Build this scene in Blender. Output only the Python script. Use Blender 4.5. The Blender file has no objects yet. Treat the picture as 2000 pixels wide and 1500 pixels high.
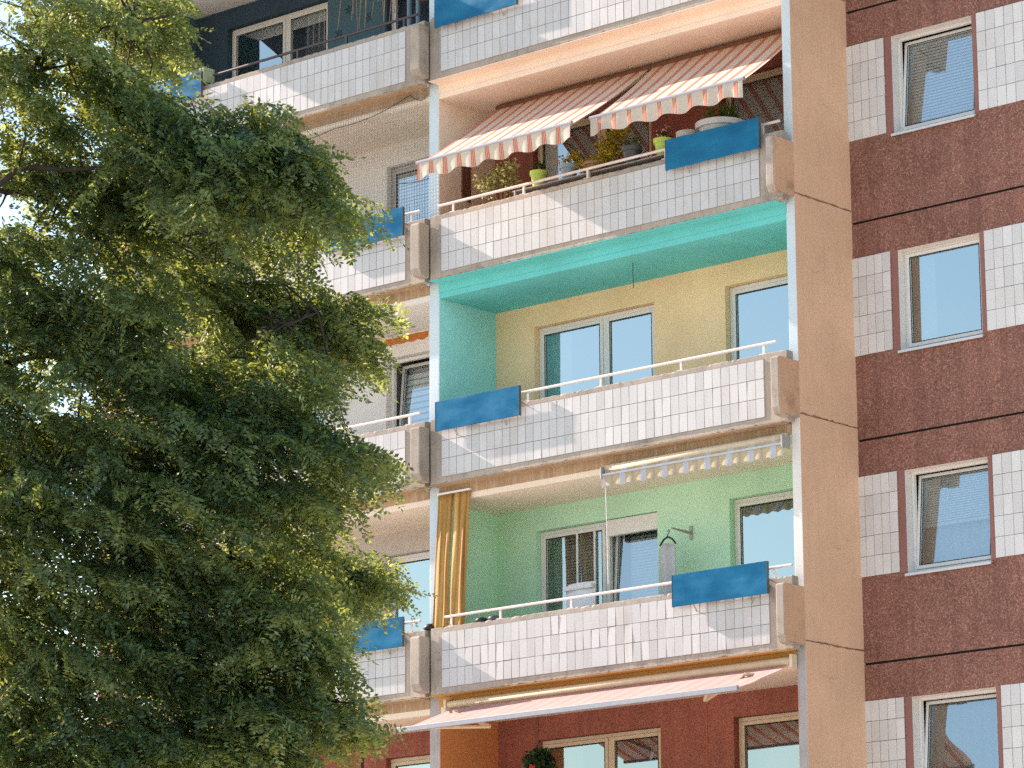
import bpy, math, random
import numpy as np
from mathutils import Vector, Matrix

sc = bpy.context.scene
col = sc.collection
R = math.radians
random.seed(7)
rng = np.random.default_rng(11)

# ------------------------------------------------------------------ camera
CAM = np.array([25.5221, -34.5599, 1.6])
YAW, PIT, ROLL, FPX = -0.7179, 0.2275, -0.0065, 7017.17


def cam_axes():
    F = np.array([math.sin(YAW) * math.cos(PIT), math.cos(YAW) * math.cos(PIT), math.sin(PIT)])
    Rt = np.cross(F, [0, 0, 1]); Rt /= np.linalg.norm(Rt)
    U = np.cross(Rt, F)
    c, s = math.cos(ROLL), math.sin(ROLL)
    return F, c * Rt + s * U, c * U - s * Rt


AF, AR, AU = cam_axes()
cd = bpy.data.cameras.new('camera')
cd.sensor_width = 36.0
cd.lens = FPX / 2000 * 36.0
cd.clip_start = 0.5
cd.clip_end = 5000
co = bpy.data.objects.new('camera', cd)
col.objects.link(co)
co.matrix_world = Matrix(((AR[0], AU[0], -AF[0], CAM[0]), (AR[1], AU[1], -AF[1], CAM[1]),
                          (AR[2], AU[2], -AF[2], CAM[2]), (0, 0, 0, 1)))
sc.camera = co

# ------------------------------------------------------------------ light
SUN = Vector((-8.6, -1.0, 4.95)).normalized()
w = bpy.data.worlds.new('World')
sc.world = w
w.use_nodes = True
wn = w.node_tree.nodes
sky = wn.new('ShaderNodeTexSky')
sky.sky_type = 'NISHITA'
sky.sun_disc = False
sky.sun_elevation = math.asin(SUN.z)
sky.sun_rotation = math.atan2(SUN.x, SUN.y) % (2 * math.pi)
sky.air_density = 1.25
sky.dust_density = 0.7
sky.ozone_density = 1.0
w.node_tree.links.new(sky.outputs[0], wn['Background'].inputs[0])
wn['Background'].inputs[1].default_value = 0.105
sl = bpy.data.lights.new('sun', 'SUN')
sl.energy = 5.0
sl.angle = R(0.6)
sl.color = (1.0, 0.79, 0.71)
so = bpy.data.objects.new('sun', sl)
col.objects.link(so)
so.rotation_euler = SUN.to_track_quat('Z', 'Y').to_euler()
so.location = (-30, -20, 40)
sc.view_settings.view_transform = 'Standard'
sc.view_settings.look = 'None'
sc.view_settings.gamma = 1.0
sc.view_settings.exposure = 1.35
sc.cycles.use_denoising = False
sc.cycles.max_bounces = 12
sc.cycles.diffuse_bounces = 8
sc.cycles.transparent_max_bounces = 24
sc.cycles.transmission_bounces = 8


# ------------------------------------------------------------------ helpers
class MB:
    """collects polygons (several materials allowed) into one mesh"""

    def __init__(self):
        self.v, self.f, self.m = [], [], []

    def add(self, vs, fs, mi=0):
        b = len(self.v)
        self.v += [tuple(float(c) for c in p) for p in vs]
        self.f += [tuple(b + i for i in f) for f in fs]
        self.m += [mi] * len(fs)
        return self

    def box(self, x0, x1, y0, y1, z0, z1, mi=0, mis=None):
        vs = [(x0, y0, z0), (x1, y0, z0), (x1, y1, z0), (x0, y1, z0), (x0, y0, z1), (x1, y0, z1), (x1, y1, z1), (x0, y1, z1)]
        fs = [(0, 3, 2, 1), (4, 5, 6, 7), (0, 1, 5, 4), (1, 2, 6, 5), (2, 3, 7, 6), (3, 0, 4, 7)]  # bottom top front right back left
        b = len(self.v)
        self.v += vs
        for k, f in enumerate(fs):
            self.f.append(tuple(b + i for i in f))
            self.m.append(mis[k] if mis else mi)
        return self

    def prism(self, prof, axis, a, bb, mi=0):
        """prof: 2-D outline swept along axis ('x': prof=(y,z); 'y': (x,z); 'z': (x,y))"""
        def P(q, t):
            return {'x': (t, q[0], q[1]), 'y': (q[0], t, q[1]), 'z': (q[0], q[1], t)}[axis]
        n = len(prof)
        vs = [P(q, a) for q in prof] + [P(q, bb) for q in prof]
        fs = [(i, (i + 1) % n, n + (i + 1) % n, n + i) for i in range(n)] + [tuple(range(n))[::-1], tuple(range(n, 2 * n))]
        return self.add(vs, fs, mi)

    def tube(self, pts, r, n=8, mi=0, cap=True):
        pts = [Vector(p) for p in pts]
        rs = r if isinstance(r, (list, tuple)) else [r] * len(pts)
        vs, fs = [], []
        up = None
        for i, p in enumerate(pts):
            d = (pts[min(i + 1, len(pts) - 1)] - pts[max(i - 1, 0)]).normalized()
            if up is None:
                up = d.orthogonal().normalized()
            up = (up - d * up.dot(d)).normalized()
            s = d.cross(up)
            for k in range(n):
                a = 2 * math.pi * k / n
                vs.append(p + (up * math.cos(a) + s * math.sin(a)) * rs[i])
        for i in range(len(pts) - 1):
            for k in range(n):
                fs.append((i * n + k, i * n + (k + 1) % n, (i + 1) * n + (k + 1) % n, (i + 1) * n + k))
        if cap:
            fs.append(tuple(range(n))[::-1])
            fs.append(tuple(range((len(pts) - 1) * n, len(pts) * n)))
        return self.add(vs, fs, mi)

    def lathe(self, c, prof, n=24, mi=0):
        vs, fs = [], []
        for (r, z) in prof:
            for k in range(n):
                a = 2 * math.pi * k / n
                vs.append((c[0] + r * math.cos(a), c[1] + r * math.sin(a), c[2] + z))
        for i in range(len(prof) - 1):
            for k in range(n):
                fs.append((i * n + k, i * n + (k + 1) % n, (i + 1) * n + (k + 1) % n, (i + 1) * n + k))
        fs.append(tuple(range(n))[::-1])
        fs.append(tuple(range((len(prof) - 1) * n, len(prof) * n)))
        return self.add(vs, fs, mi)

    def grid(self, fn, nu, nv, mi=0):
        vs = [fn(i / nu, j / nv) for j in range(nv + 1) for i in range(nu + 1)]
        fs = [(j * (nu + 1) + i, j * (nu + 1) + i + 1, (j + 1) * (nu + 1) + i + 1, (j + 1) * (nu + 1) + i) for j in range(nv) for i in range(nu)]
        return self.add(vs, fs, mi)

    def build(self, name, mats, parent=None, bevel=0, smooth=False, solid=0, origin=None):
        me = bpy.data.meshes.new(name)
        off = Vector(parent_origin(parent)) if parent else Vector(origin or (0, 0, 0))
        me.from_pydata([(a - off.x, b - off.y, c - off.z) for a, b, c in self.v], [], self.f)
        if not isinstance(mats, (list, tuple)):
            mats = [mats]
        for m in mats:
            me.materials.append(m)
        me.polygons.foreach_set('material_index', self.m)
        if smooth:
            me.polygons.foreach_set('use_smooth', [True] * len(self.f))
        me.update()
        o = bpy.data.objects.new(name, me)
        col.objects.link(o)
        if parent:
            o.parent = parent
        else:
            o.location = off
        if bevel:
            b = o.modifiers.new('bevel', 'BEVEL')
            b.width = bevel
            b.segments = 2
            b.limit_method = 'ANGLE'
        if solid:
            b = o.modifiers.new('solid', 'SOLIDIFY')
            b.thickness = solid
            b.offset = 0
        return o


def parent_origin(p):
    v = Vector((0, 0, 0))
    while p:
        v += p.location
        p = p.parent
    return v


def tag(o, label=None, cat=None, group=None, kind=None):
    for k, v in (('label', label), ('category', cat), ('group', group), ('kind', kind)):
        if v:
            o[k] = v
    return o


def thing(name, label, cat, loc=(0, 0, 0), group=None):
    o = bpy.data.objects.new(name, None)
    o.empty_display_size = 0.2
    col.objects.link(o)
    o.location = loc
    return tag(o, label, cat, group)


# ------------------------------------------------------------------ materials
def lin(r, g, b):
    f = lambda c: (c / 255 / 12.92) if c / 255 <= .04045 else ((c / 255 + .055) / 1.055) ** 2.4
    return (f(r), f(g), f(b), 1)


def newmat(name):
    m = bpy.data.materials.new(name)
    m.use_nodes = True
    nt = m.node_tree
    return m, nt, nt.nodes['Principled BSDF']


def N(nt, typ, **kw):
    n = nt.nodes.new(typ)
    for k, v in kw.items():
        if k.startswith('i_'):
            key = k[2:]
            n.inputs[int(key) if key.isdigit() else key.replace('_', ' ')].default_value = v
        else:
            setattr(n, k, v)
    return n


def ramp(nt, src, stops):
    r = nt.nodes.new('ShaderNodeValToRGB')
    e = r.color_ramp.elements
    while len(e) < len(stops):
        e.new(.5)
    for k, (p, c) in enumerate(stops):
        e[k].position = p
        e[k].color = c if len(c) == 4 else (*c, 1)
    nt.links.new(src, r.inputs[0])
    return r.outputs[0]


def mix(nt, fac, a, b, mode='MIX'):
    m = nt.nodes.new('ShaderNodeMix')
    m.data_type = 'RGBA'
    m.blend_type = mode
    for sock, v in ((m.inputs[0], fac), (m.inputs[6], a), (m.inputs[7], b)):
        if hasattr(v, 'links') or isinstance(v, bpy.types.NodeSocket):
            nt.links.new(v, sock)
        else:
            sock.default_value = v
    return m.outputs[2]


def noise(nt, vec, scale, detail=4, rough=.6, stretch=None):
    if stretch:
        mp = N(nt, 'ShaderNodeMapping')
        mp.inputs['Scale'].default_value = stretch
        nt.links.new(vec, mp.inputs[0])
        vec = mp.outputs[0]
    n = N(nt, 'ShaderNodeTexNoise', i_Scale=scale, i_Detail=detail, i_Roughness=rough)
    nt.links.new(vec, n.inputs['Vector'])
    return n.outputs['Fac']


def coords(nt):
    return nt.nodes.new('ShaderNodeNewGeometry').outputs['Position']


def scl(c, k):
    return (c[0] * k, c[1] * k, c[2] * k, 1)


def plaster(name, c, fine=.10, blot=.10, grime=0.0, gcol=(.12, .09, .06, 1), bump=.35, rough=.9, streak=0.0, fscale=90):
    """painted or rendered wall: fine grain, broad blotches, optional run marks"""
    m, nt, b = newmat(name)
    p = coords(nt)
    n1 = noise(nt, p, fscale, 3, .7)
    n2 = noise(nt, p, 1.1, 5, .55)
    a = mix(nt, ramp(nt, n2, [(.3, (0, 0, 0)), (.7, (1, 1, 1))]), scl(c, 1 - blot), scl(c, 1 + blot))
    a = mix(nt, ramp(nt, n1, [(.3, (0, 0, 0)), (.72, (1, 1, 1))]), mix(nt, .5, a, scl(c, 1 - 2.2 * fine)), a)
    if grime:
        g = noise(nt, p, 2.6, 8, .7)
        a = mix(nt, ramp(nt, g, [(.52, (0, 0, 0)), (.78, (grime, grime, grime))]), a, gcol)
    if streak:
        s = noise(nt, p, 9, 4, .7, (2.2, 2.2, .14))
        a = mix(nt, ramp(nt, s, [(.5, (0, 0, 0)), (.72, (streak, streak, streak))]), a, gcol)
    nt.links.new(a, b.inputs['Base Color'])
    b.inputs['Roughness'].default_value = rough
    b.inputs['Specular IOR Level'].default_value = .25
    bp = N(nt, 'ShaderNodeBump', i_Strength=bump, i_Distance=.004)
    nt.links.new(n1, bp.inputs['Height'])
    nt.links.new(bp.outputs[0], b.inputs['Normal'])
    return m


def aggregate(name, c0, c1, cs, scale=55):
    """washed stone-chip render: dark and light chips, a few bright ones"""
    m, nt, b = newmat(name)
    p = coords(nt)
    v = N(nt, 'ShaderNodeTexVoronoi', i_Scale=scale)
    nt.links.new(p, v.inputs['Vector'])
    sep = N(nt, 'ShaderNodeSeparateColor')
    nt.links.new(v.outputs['Color'], sep.inputs[0])
    a = ramp(nt, sep.outputs[0], [(0, scl(c0, .55)), (.35, c0), (.8, c1), (1, scl(c1, 1.25))])
    a = mix(nt, ramp(nt, sep.outputs[1], [(.93, (0, 0, 0)), (.96, (.9, .9, .9))]), a, cs)
    big = noise(nt, p, 1.6, 5, .6)
    a = mix(nt, .30, a, ramp(nt, big, [(.3, scl(c0, .7)), (.7, scl(c1, 1.2))]), 'MIX')
    st = noise(nt, p, 4, 4, .7, (1.8, 1.8, .1))
    a = mix(nt, ramp(nt, st, [(.45, (0, 0, 0)), (.75, (.55, .55, .55))]), a, scl(c0, .6))
    nt.links.new(a, b.inputs['Base Color'])
    b.inputs['Roughness'].default_value = .85
    bp = N(nt, 'ShaderNodeBump', i_Strength=.6, i_Distance=.006)
    nt.links.new(v.outputs['Distance'], bp.inputs['Height'])
    nt.links.new(bp.outputs[0], b.inputs['Normal'])
    return m


def tilemat(name, c, dirt):
    m, nt, b = newmat(name)
    g = nt.nodes.new('ShaderNodeNewGeometry')
    p = g.outputs['Position']
    a = ramp(nt, g.outputs['Random Per Island'], [(0, scl(c, .90)), (.5, c), (1, scl(c, 1.05))])
    n2 = noise(nt, p, 2.2, 6, .65)
    a = mix(nt, ramp(nt, n2, [(.5, (0, 0, 0)), (.85, (dirt, dirt, dirt))]), a, (.42, .36, .27, 1))
    s = noise(nt, p, 7, 4, .7, (2.0, 2.0, .15))
    a = mix(nt, ramp(nt, s, [(.55, (0, 0, 0)), (.8, (dirt, dirt, dirt))]), a, (.36, .33, .28, 1))
    nt.links.new(a, b.inputs['Base Color'])
    b.inputs['Roughness'].default_value = .38
    b.inputs['Specular IOR Level'].default_value = .4
    return m


def simple(name, c, rough=.6, metal=0, var=.12, vscale=14, spec=.4):
    m, nt, b = newmat(name)
    n = noise(nt, coords(nt), vscale, 5, .65)
    nt.links.new(ramp(nt, n, [(.25, scl(c, 1 - var)), (.75, scl(c, 1 + var))]), b.inputs['Base Color'])
    b.inputs['Roughness'].default_value = rough
    b.inputs['Metallic'].default_value = metal
    b.inputs['Specular IOR Level'].default_value = spec
    return m


def glassmat(name, tint, refl):
    m, nt, b = newmat(name)
    nt.nodes.remove(b)
    out = nt.nodes['Material Output']
    t = N(nt, 'ShaderNodeBsdfTransparent', i_Color=tint)
    g = N(nt, 'ShaderNodeBsdfGlossy', i_Color=(.80, .93, .97, 1), i_Roughness=.012)
    bp = N(nt, 'ShaderNodeBump', i_Strength=.035, i_Distance=.05)
    nt.links.new(noise(nt, coords(nt), 1.1, 1, .4), bp.inputs['Height'])
    nt.links.new(bp.outputs[0], g.inputs['Normal'])
    fr = N(nt, 'ShaderNodeFresnel', i_IOR=1.5)
    mt = N(nt, 'ShaderNodeMath', operation='ADD', use_clamp=True)
    nt.links.new(fr.outputs[0], mt.inputs[0])
    mt.inputs[1].default_value = refl
    mx = N(nt, 'ShaderNodeMixShader')
    nt.links.new(mt.outputs[0], mx.inputs[0])
    nt.links.new(t.outputs[0], mx.inputs[1])
    nt.links.new(g.outputs[0], mx.inputs[2])
    nt.links.new(mx.outputs[0], out.inputs['Surface'])
    return m


def cloth(name, stops, period, base=None, trans=.35, rough=.9, dirt=0.0):
    """woven cloth striped along object X; stops = colour ramp (constant) over one period"""
    m, nt, b = newmat(name)
    out = nt.nodes['Material Output']
    tc = nt.nodes.new('ShaderNodeTexCoord')
    if stops:
        sx = N(nt, 'ShaderNodeSeparateXYZ')
        nt.links.new(tc.outputs['UV'], sx.inputs[0])
        d = N(nt, 'ShaderNodeMath', operation='DIVIDE'); d.inputs[1].default_value = period
        nt.links.new(sx.outputs[0], d.inputs[0])
        fr = N(nt, 'ShaderNodeMath', operation='FRACT')
        nt.links.new(d.outputs[0], fr.inputs[0])
        r = nt.nodes.new('ShaderNodeValToRGB')
        r.color_ramp.interpolation = 'CONSTANT'
        e = r.color_ramp.elements
        while len(e) < len(stops):
            e.new(.5)
        for k, (p, c) in enumerate(stops):
            e[k].position = p
            e[k].color = c
        nt.links.new(fr.outputs[0], r.inputs[0])
        a = r.outputs[0]
    else:
        a = None
    n1 = noise(nt, coords(nt), 3.0, 5, .6)
    c = a if a is not None else base
    a = mix(nt, ramp(nt, n1, [(.35, (0, 0, 0)), (.75, (.35, .35, .35))]), c, mix(nt, .5, c, (.35, .30, .24, 1), 'MULTIPLY'))
    nt.links.new(a, b.inputs['Base Color'])
    b.inputs['Roughness'].default_value = rough
    b.inputs['Specular IOR Level'].default_value = .15
    if trans:
        t = nt.nodes.new('ShaderNodeBsdfTranslucent')
        nt.links.new(a, t.inputs[0])
        mx = N(nt, 'ShaderNodeMixShader', i_0=trans)
        nt.links.new(b.outputs[0], mx.inputs[1])
        nt.links.new(t.outputs[0], mx.inputs[2])
        nt.links.new(mx.outputs[0], out.inputs['Surface'])
    return m


def leafmat(name, cd_, ct, tr=.5, spec=.35):
    m, nt, b = newmat(name)
    out = nt.nodes['Material Output']
    g = nt.nodes.new('ShaderNodeNewGeometry')
    r = g.outputs['Random Per Island']
    a = ramp(nt, r, [(0, scl(cd_, .5)), (.6, cd_), (1, scl(cd_, 1.9))])
    nt.links.new(a, b.inputs['Base Color'])
    b.inputs['Roughness'].default_value = .42
    b.inputs['Specular IOR Level'].default_value = spec
    t = nt.nodes.new('ShaderNodeBsdfTranslucent')
    nt.links.new(ramp(nt, r, [(0, scl(ct, .65)), (.6, ct), (1, scl(ct, 1.35))]), t.inputs[0])
    mx = N(nt, 'ShaderNodeMixShader', i_0=tr)
    nt.links.new(b.outputs[0], mx.inputs[1])
    nt.links.new(t.outputs[0], mx.inputs[2])
    nt.links.new(mx.outputs[0], out.inputs['Surface'])
    return m


M = {}
M['beige'] = plaster('beige_render', (.80, .53, .345, 1), fine=.13, blot=.09, grime=.30, gcol=(.46, .30, .20, 1), bump=.6, fscale=42, streak=.30)
M['stained'] = plaster('stained_beige_render', (.66, .42, .26, 1), fine=.13, blot=.12, grime=.75, gcol=(.15, .12, .09, 1), bump=.7, fscale=42, streak=.12)
M['concrete'] = plaster('weathered_concrete', (.45, .40, .33, 1), fine=.18, blot=.2, grime=.8, gcol=(.13, .12, .10, 1), bump=.9, streak=.35)
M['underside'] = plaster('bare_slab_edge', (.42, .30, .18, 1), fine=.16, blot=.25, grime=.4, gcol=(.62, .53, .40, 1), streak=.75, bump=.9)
M['brown'] = aggregate('brown_stone_chip', (.195, .080, .056, 1), (.36, .172, .122, 1), (.52, .38, .28, 1), 80)
M['red'] = aggregate('red_stone_chip', (.27, .090, .060, 1), (.37, .13, .09, 1), (.45, .18, .10, 1), 75)
M['browntrim'] = plaster('smooth_brown_trim', (.31, .15, .125, 1), fine=.06, blot=.12, grime=.3, gcol=(.2, .09, .08, 1))
M['greyfloor'] = plaster('pale_screed', (.55, .52, .47, 1), fine=.1, blot=.15, grime=.3)
M['crackdirt'] = simple('crack_dirt', (.24, .15, .10, 1), .95, var=.4)
M['jointred'] = simple('rusty_joint', (.40, .13, .06, 1), .9, var=.3)
M['joint'] = simple('dark_joint', (.02, .022, .022, 1), .9)
M['tile'] = tilemat('white_ceramic_tile', (.54, .552, .54, 1), .55)
M['tile2'] = tilemat('white_wall_tile', (.71, .715, .685, 1), .22)
M['grout'] = plaster('grey_grout', (.31, .28, .245, 1), blot=.2)
M['groutdark'] = plaster('brown_grout', (.22, .155, .135, 1), blot=.2)
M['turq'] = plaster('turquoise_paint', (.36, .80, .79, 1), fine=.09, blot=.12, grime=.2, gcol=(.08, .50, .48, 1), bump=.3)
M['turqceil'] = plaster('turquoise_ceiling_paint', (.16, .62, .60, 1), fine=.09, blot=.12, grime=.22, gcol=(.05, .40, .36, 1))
M['yellow'] = plaster('yellow_paint', (.95, .70, .41, 1), fine=.10, blot=.12, grime=.30, gcol=(.70, .42, .16, 1))
M['mint'] = plaster('mint_paint', (.55, .86, .63, 1), fine=.10, blot=.11, grime=.25, gcol=(.42, .68, .42, 1))
M['cream'] = plaster('cream_paint', (.84, .75, .60, 1), fine=.07, blot=.07)
M['peach'] = plaster('peach_paint', (.91, .77, .62, 1), fine=.10, blot=.10, grime=.2, gcol=(.7, .5, .35, 1))
M['offwhite'] = plaster('offwhite_paint', (.78, .77, .72, 1), fine=.08, blot=.07, grime=.12)
M['roughcast'] = plaster('grey_roughcast', (.62, .58, .52, 1), fine=.25, blot=.09, bump=.9, fscale=45)
M['paleblue'] = plaster('pale_blue_paint', (.60, .72, .76, 1), fine=.08, blot=.07, grime=.15, gcol=(.4, .38, .36, 1))
M['greypaint'] = plaster('grey_paint', (.42, .42, .41, 1), fine=.1, blot=.12, grime=.35, streak=.3)
M['navy'] = plaster('navy_paint', (.040, .075, .105, 1), fine=.1, blot=.12)
M['tealblue'] = plaster('teal_blue_paint', (.075, .15, .19, 1), fine=.1, blot=.1)
M['orange'] = plaster('orange_paint', (.62, .27, .10, 1), fine=.12, blot=.10)
M['ochre'] = plaster('ochre_paint', (.56, .33, .10, 1), fine=.12, blot=.2, grime=.3, gcol=(.3, .2, .1, 1))
M['pvc'] = simple('white_window_plastic', (.74, .74, .70, 1), .35, var=.05)
M['pvcold'] = simple('cream_window_paint', (.62, .54, .38, 1), .5, var=.1)
M['reveal'] = plaster('white_reveal_plaster', (.74, .72, .68, 1), fine=.06, blot=.08, grime=.2, gcol=(.45, .36, .26, 1))
M['sill'] = simple('pale_metal_sill', (.62, .68, .70, 1), .4, var=.08)
M['glass'] = glassmat('window_glass', (.80, .86, .86, 1), .38)
M['glass2'] = glassmat('curtained_glass', (.84, .88, .88, 1), .27)
M['glassdim'] = glassmat('shaded_glass', (.7, .74, .72, 1), .30)
M['room'] = simple('room_wall', (.40, .38, .34, 1), .9)
M['blind'] = simple('grey_slat_blind', (.58, .62, .60, 1), .6, var=.06)
M['blindlt'] = simple('pale_slat_blind', (.84, .86, .84, 1), .6, var=.06)
M['curtain'] = cloth('white_net_curtain', None, 1, (.84, .86, .84, 1), .4)
M['greycurt'] = cloth('grey_curtain', None, 1, (.48, .50, .48, 1), .3)
M['blueback'] = cloth('blue_pane_backing', None, 1, (.03, .07, .42, 1), .4)
M['rail'] = simple('white_rail_paint', (.72, .66, .62, 1), .4, var=.12)
M['raildark'] = simple('dark_rail_paint', (.055, .045, .05, 1), .45)
M['steel'] = simple('grey_bracket_steel', (.36, .36, .35, 1), .5, metal=.3)
M['black'] = simple('black_plastic', (.02, .022, .022, 1), .5)
M['white'] = simple('white_plastic', (.76, .76, .76, 1), .4, var=.05)
M['wood'] = simple('brown_wood', (.16, .07, .035, 1), .6, var=.3)


def bluepanel():
    m, nt, b = newmat('blue_enamel_panel')
    p = coords(nt)
    n1 = noise(nt, p, 2.4, 3, .5, (1, 1, 2.2))
    n2 = noise(nt, p, 9, 6, .7, (2, 1, .5))
    a = ramp(nt, n1, [(.3, (.001, .095, .21, 1)), (.7, (.002, .155, .30, 1))])
    a = mix(nt, ramp(nt, n2, [(.5, (0, 0, 0)), (.85, (.16, .16, .16))]), a, (.05, .25, .36, 1))
    nt.links.new(a, b.inputs['Base Color'])
    nt.links.new(ramp(nt, n1, [(.3, (.16, .16, .16)), (.7, (.42, .42, .42))]), b.inputs['Roughness'])
    b.inputs['Specular IOR Level'].default_value = .18
    bp = N(nt, 'ShaderNodeBump', i_Strength=.25, i_Distance=.03)
    nt.links.new(noise(nt, p, 2.2, 2, .5), bp.inputs['Height'])
    nt.links.new(bp.outputs[0], b.inputs['Normal'])
    return m


M['blue'] = bluepanel()
OR, CRM = (.72, .205, .115, 1), (.82, .68, .55, 1)
M['awn'] = cloth('orange_striped_awning', [(0, CRM), (.50, OR), (.60, (.72, .38, .27, 1)), (.68, OR), (.80, CRM)], .245, trans=.26)
M['awnval'] = cloth('striped_valance', [(0, (.78, .72, .60, 1)), (.46, OR), (.52, (.8, .6, .48, 1)), (.56, OR), (.62, (.8, .6, .48, 1)), (.66, OR), (.72, (.76, .74, .62, 1))], .245, trans=.35)
M['awnfaded'] = cloth('faded_awning', [(0, (.66, .41, .365, 1)), (.5, (.70, .47, .42, 1))], .25, trans=.25)
M['awncream'] = cloth('cream_striped_valance', [(0, (.60, .52, .35, 1)), (.25, (.52, .46, .40, 1)), (.35, (.62, .53, .35, 1)), (.66, (.62, .66, .72, 1)), (.92, (.58, .5, .35, 1))], .34, trans=.3)
M['navycloth'] = cloth('navy_shade_cloth', None, 1, (.05, .07, .10, 1), .1)
M['awntube'] = simple('cream_awning_tube', (.66, .55, .38, 1), .5)
M['awnbar'] = simple('pale_aluminium_bar', (.34, .355, .385, 1), .35, metal=.2)
M['orangeflake'] = simple('orange_peeling_paint', (.50, .17, .035, 1), .8, var=.3)
M['limepot'] = simple('lime_green_plastic', (.42, .60, .12, 1), .4, var=.06)
M['bluepot'] = simple('blue_grey_plastic', (.22, .33, .42, 1), .4, var=.08)
M['darkpot'] = simple('dark_grey_plastic', (.07, .085, .10, 1), .4)
M['greypot'] = simple('pale_grey_plastic', (.50, .56, .58, 1), .4)
M['basket'] = simple('brown_wicker', (.26, .17, .10, 1), .8, var=.3)
M['leafyellow'] = leafmat('yellow_green_leaf', (.30, .26, .015, 1), (.55, .50, .03, 1))
M['leafvar'] = leafmat('variegated_leaf', (.36, .38, .16, 1), (.4, .4, .12, 1))
M['leafgreen'] = leafmat('green_leaf', (.07, .13, .03, 1), (.16, .26, .04, 1))
M['leafdark'] = leafmat('dark_green_leaf', (.025, .055, .02, 1), (.04, .10, .02, 1))
M['leafgrey'] = leafmat('grey_green_leaf', (.10, .13, .07, 1), (.2, .24, .08, 1))
M['twig'] = simple('dry_twig', (.32, .22, .13, 1), .8, var=.25)
M['petal'] = simple('red_petal', (.62, .03, .02, 1), .6)
M['pink'] = simple('pink_petal', (.62, .42, .42, 1), .6)
M['sticker'] = simple('dark_flower_motif', (.02, .045, .06, 1), .7)


def goldcloth():
    m, nt, b = newmat('golden_brown_curtain')
    out = nt.nodes['Material Output']
    p = coords(nt)
    n = noise(nt, p, 5, 3, .5, (3.4, .5, .05))
    n2 = noise(nt, p, 3, 4, .6)
    a = ramp(nt, n, [(.36, (.30, .14, .025, 1)), (.47, (.58, .33, .07, 1)), (.62, (.76, .52, .17, 1))])
    a = mix(nt, ramp(nt, n2, [(.5, (0, 0, 0)), (.8, (.35, .35, .35))]), a, (.24, .12, .03, 1))
    nt.links.new(a, b.inputs['Base Color'])
    b.inputs['Roughness'].default_value = .6
    t = nt.nodes.new('ShaderNodeBsdfTranslucent')
    nt.links.new(a, t.inputs[0])
    mx = N(nt, 'ShaderNodeMixShader', i_0=.4)
    nt.links.new(b.outputs[0], mx.inputs[1]); nt.links.new(t.outputs[0], mx.inputs[2])
    nt.links.new(mx.outputs[0], out.inputs['Surface'])
    return m


M['gold'] = goldcloth()


def groundmat():
    m, nt, b = newmat('bright_bounce_ground')  # paler than any lawn: colour raised to bounce sunlight up into the loggias
    p = coords(nt)
    a = mix(nt, ramp(nt, noise(nt, p, .15, 6, .6), [(.4, (0, 0, 0)), (.6, (1, 1, 1))]), (.50, .45, .36, 1), (.60, .54, .45, 1))
    a = mix(nt, ramp(nt, noise(nt, p, 8, 4, .7), [(.3, (0, 0, 0)), (.7, (.4, .4, .4))]), a, (.14, .13, .06, 1))
    nt.links.new(a, b.inputs['Base Color'])
    b.inputs['Roughness'].default_value = .95
    return m


# ------------------------------------------------------------------ ground and distant hills
g = MB().grid(lambda u, v: (-900 + 1800 * u, -1100 + 1400 * v, 0), 4, 4)
tag(g.build('ground', groundmat()), kind='structure')
pv = MB().box(-60, 60, -22.0, -3.0, -.3, .004)
tag(pv.build('pavement', plaster('light_bounce_paving', (.68, .63, .56, 1), fine=.12, blot=.12, grime=.2)), kind='structure')  # unseen paving, its colour set pale to throw light up at the facade


def ridge(u, v):
    x = -1000 + 1500 * u
    h = 118 + 30 * math.sin(u * 9 + 1) + 12 * math.sin(u * 23)
    return (x, -820 - 260 * v + 40 * math.sin(u * 7), h * math.sin(math.pi * min(1, v * 1.0) * .5 if v < .99 else 1.57) - 1)


hm = simple('wooded_hill', (.07, .12, .13, 1), .95, var=.3, vscale=.05)
tag(MB().grid(ridge, 90, 10).build('hills', hm, smooth=True), kind='structure')

# ------------------------------------------------------------------ the building
B = thing('apartment_building', 'prefabricated concrete apartment block with coloured loggias, white tiled balcony fronts and brown pebble-dash wall', 'building')
ROW = {'Z': 19.41, 'A': 16.61, 'B': 13.81, 'C': 11.01, 'D': 8.21, 'E': 5.41, 'F': 2.61}
YW = 1.20    # brown facade plane
YB = 1.15    # loggia back wall plane


def wall_sheet(mb, x0, x1, z0, z1, y, holes, rev, mi=0, rmi=1, topmi=None):
    """vertical sheet with rectangular openings and reveals of depth rev"""
    xs = sorted({x0, x1, *[h[0] for h in holes], *[h[1] for h in holes]})
    zs = sorted({z0, z1, *[h[2] for h in holes], *[h[3] for h in holes]})
    for a, b in zip(xs, xs[1:]):
        for c, d in zip(zs, zs[1:]):
            cx, cz = (a + b) / 2, (c + d) / 2
            if any(h[0] < cx < h[1] and h[2] < cz < h[3] for h in holes):
                continue
            mb.add([(a, y, c), (b, y, c), (b, y, d), (a, y, d)], [(0, 1, 2, 3)], mi)
    for (a, b, c, d) in holes:
        mb.add([(a, y, c), (a, y, d), (a, y + rev, d), (a, y + rev, c)], [(0, 1, 2, 3)], rmi)
        mb.add([(b, y, c), (b, y + rev, c), (b, y + rev, d), (b, y, d)], [(0, 1, 2, 3)], rmi)
        mb.add([(a, y, d), (b, y, d), (b, y + rev, d), (a, y + rev, d)], [(0, 1, 2, 3)], topmi if topmi is not None else rmi)
        mb.add([(a, y, c), (a, y + rev, c), (b, y + rev, c), (b, y, c)], [(0, 1, 2, 3)], rmi)


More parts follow.
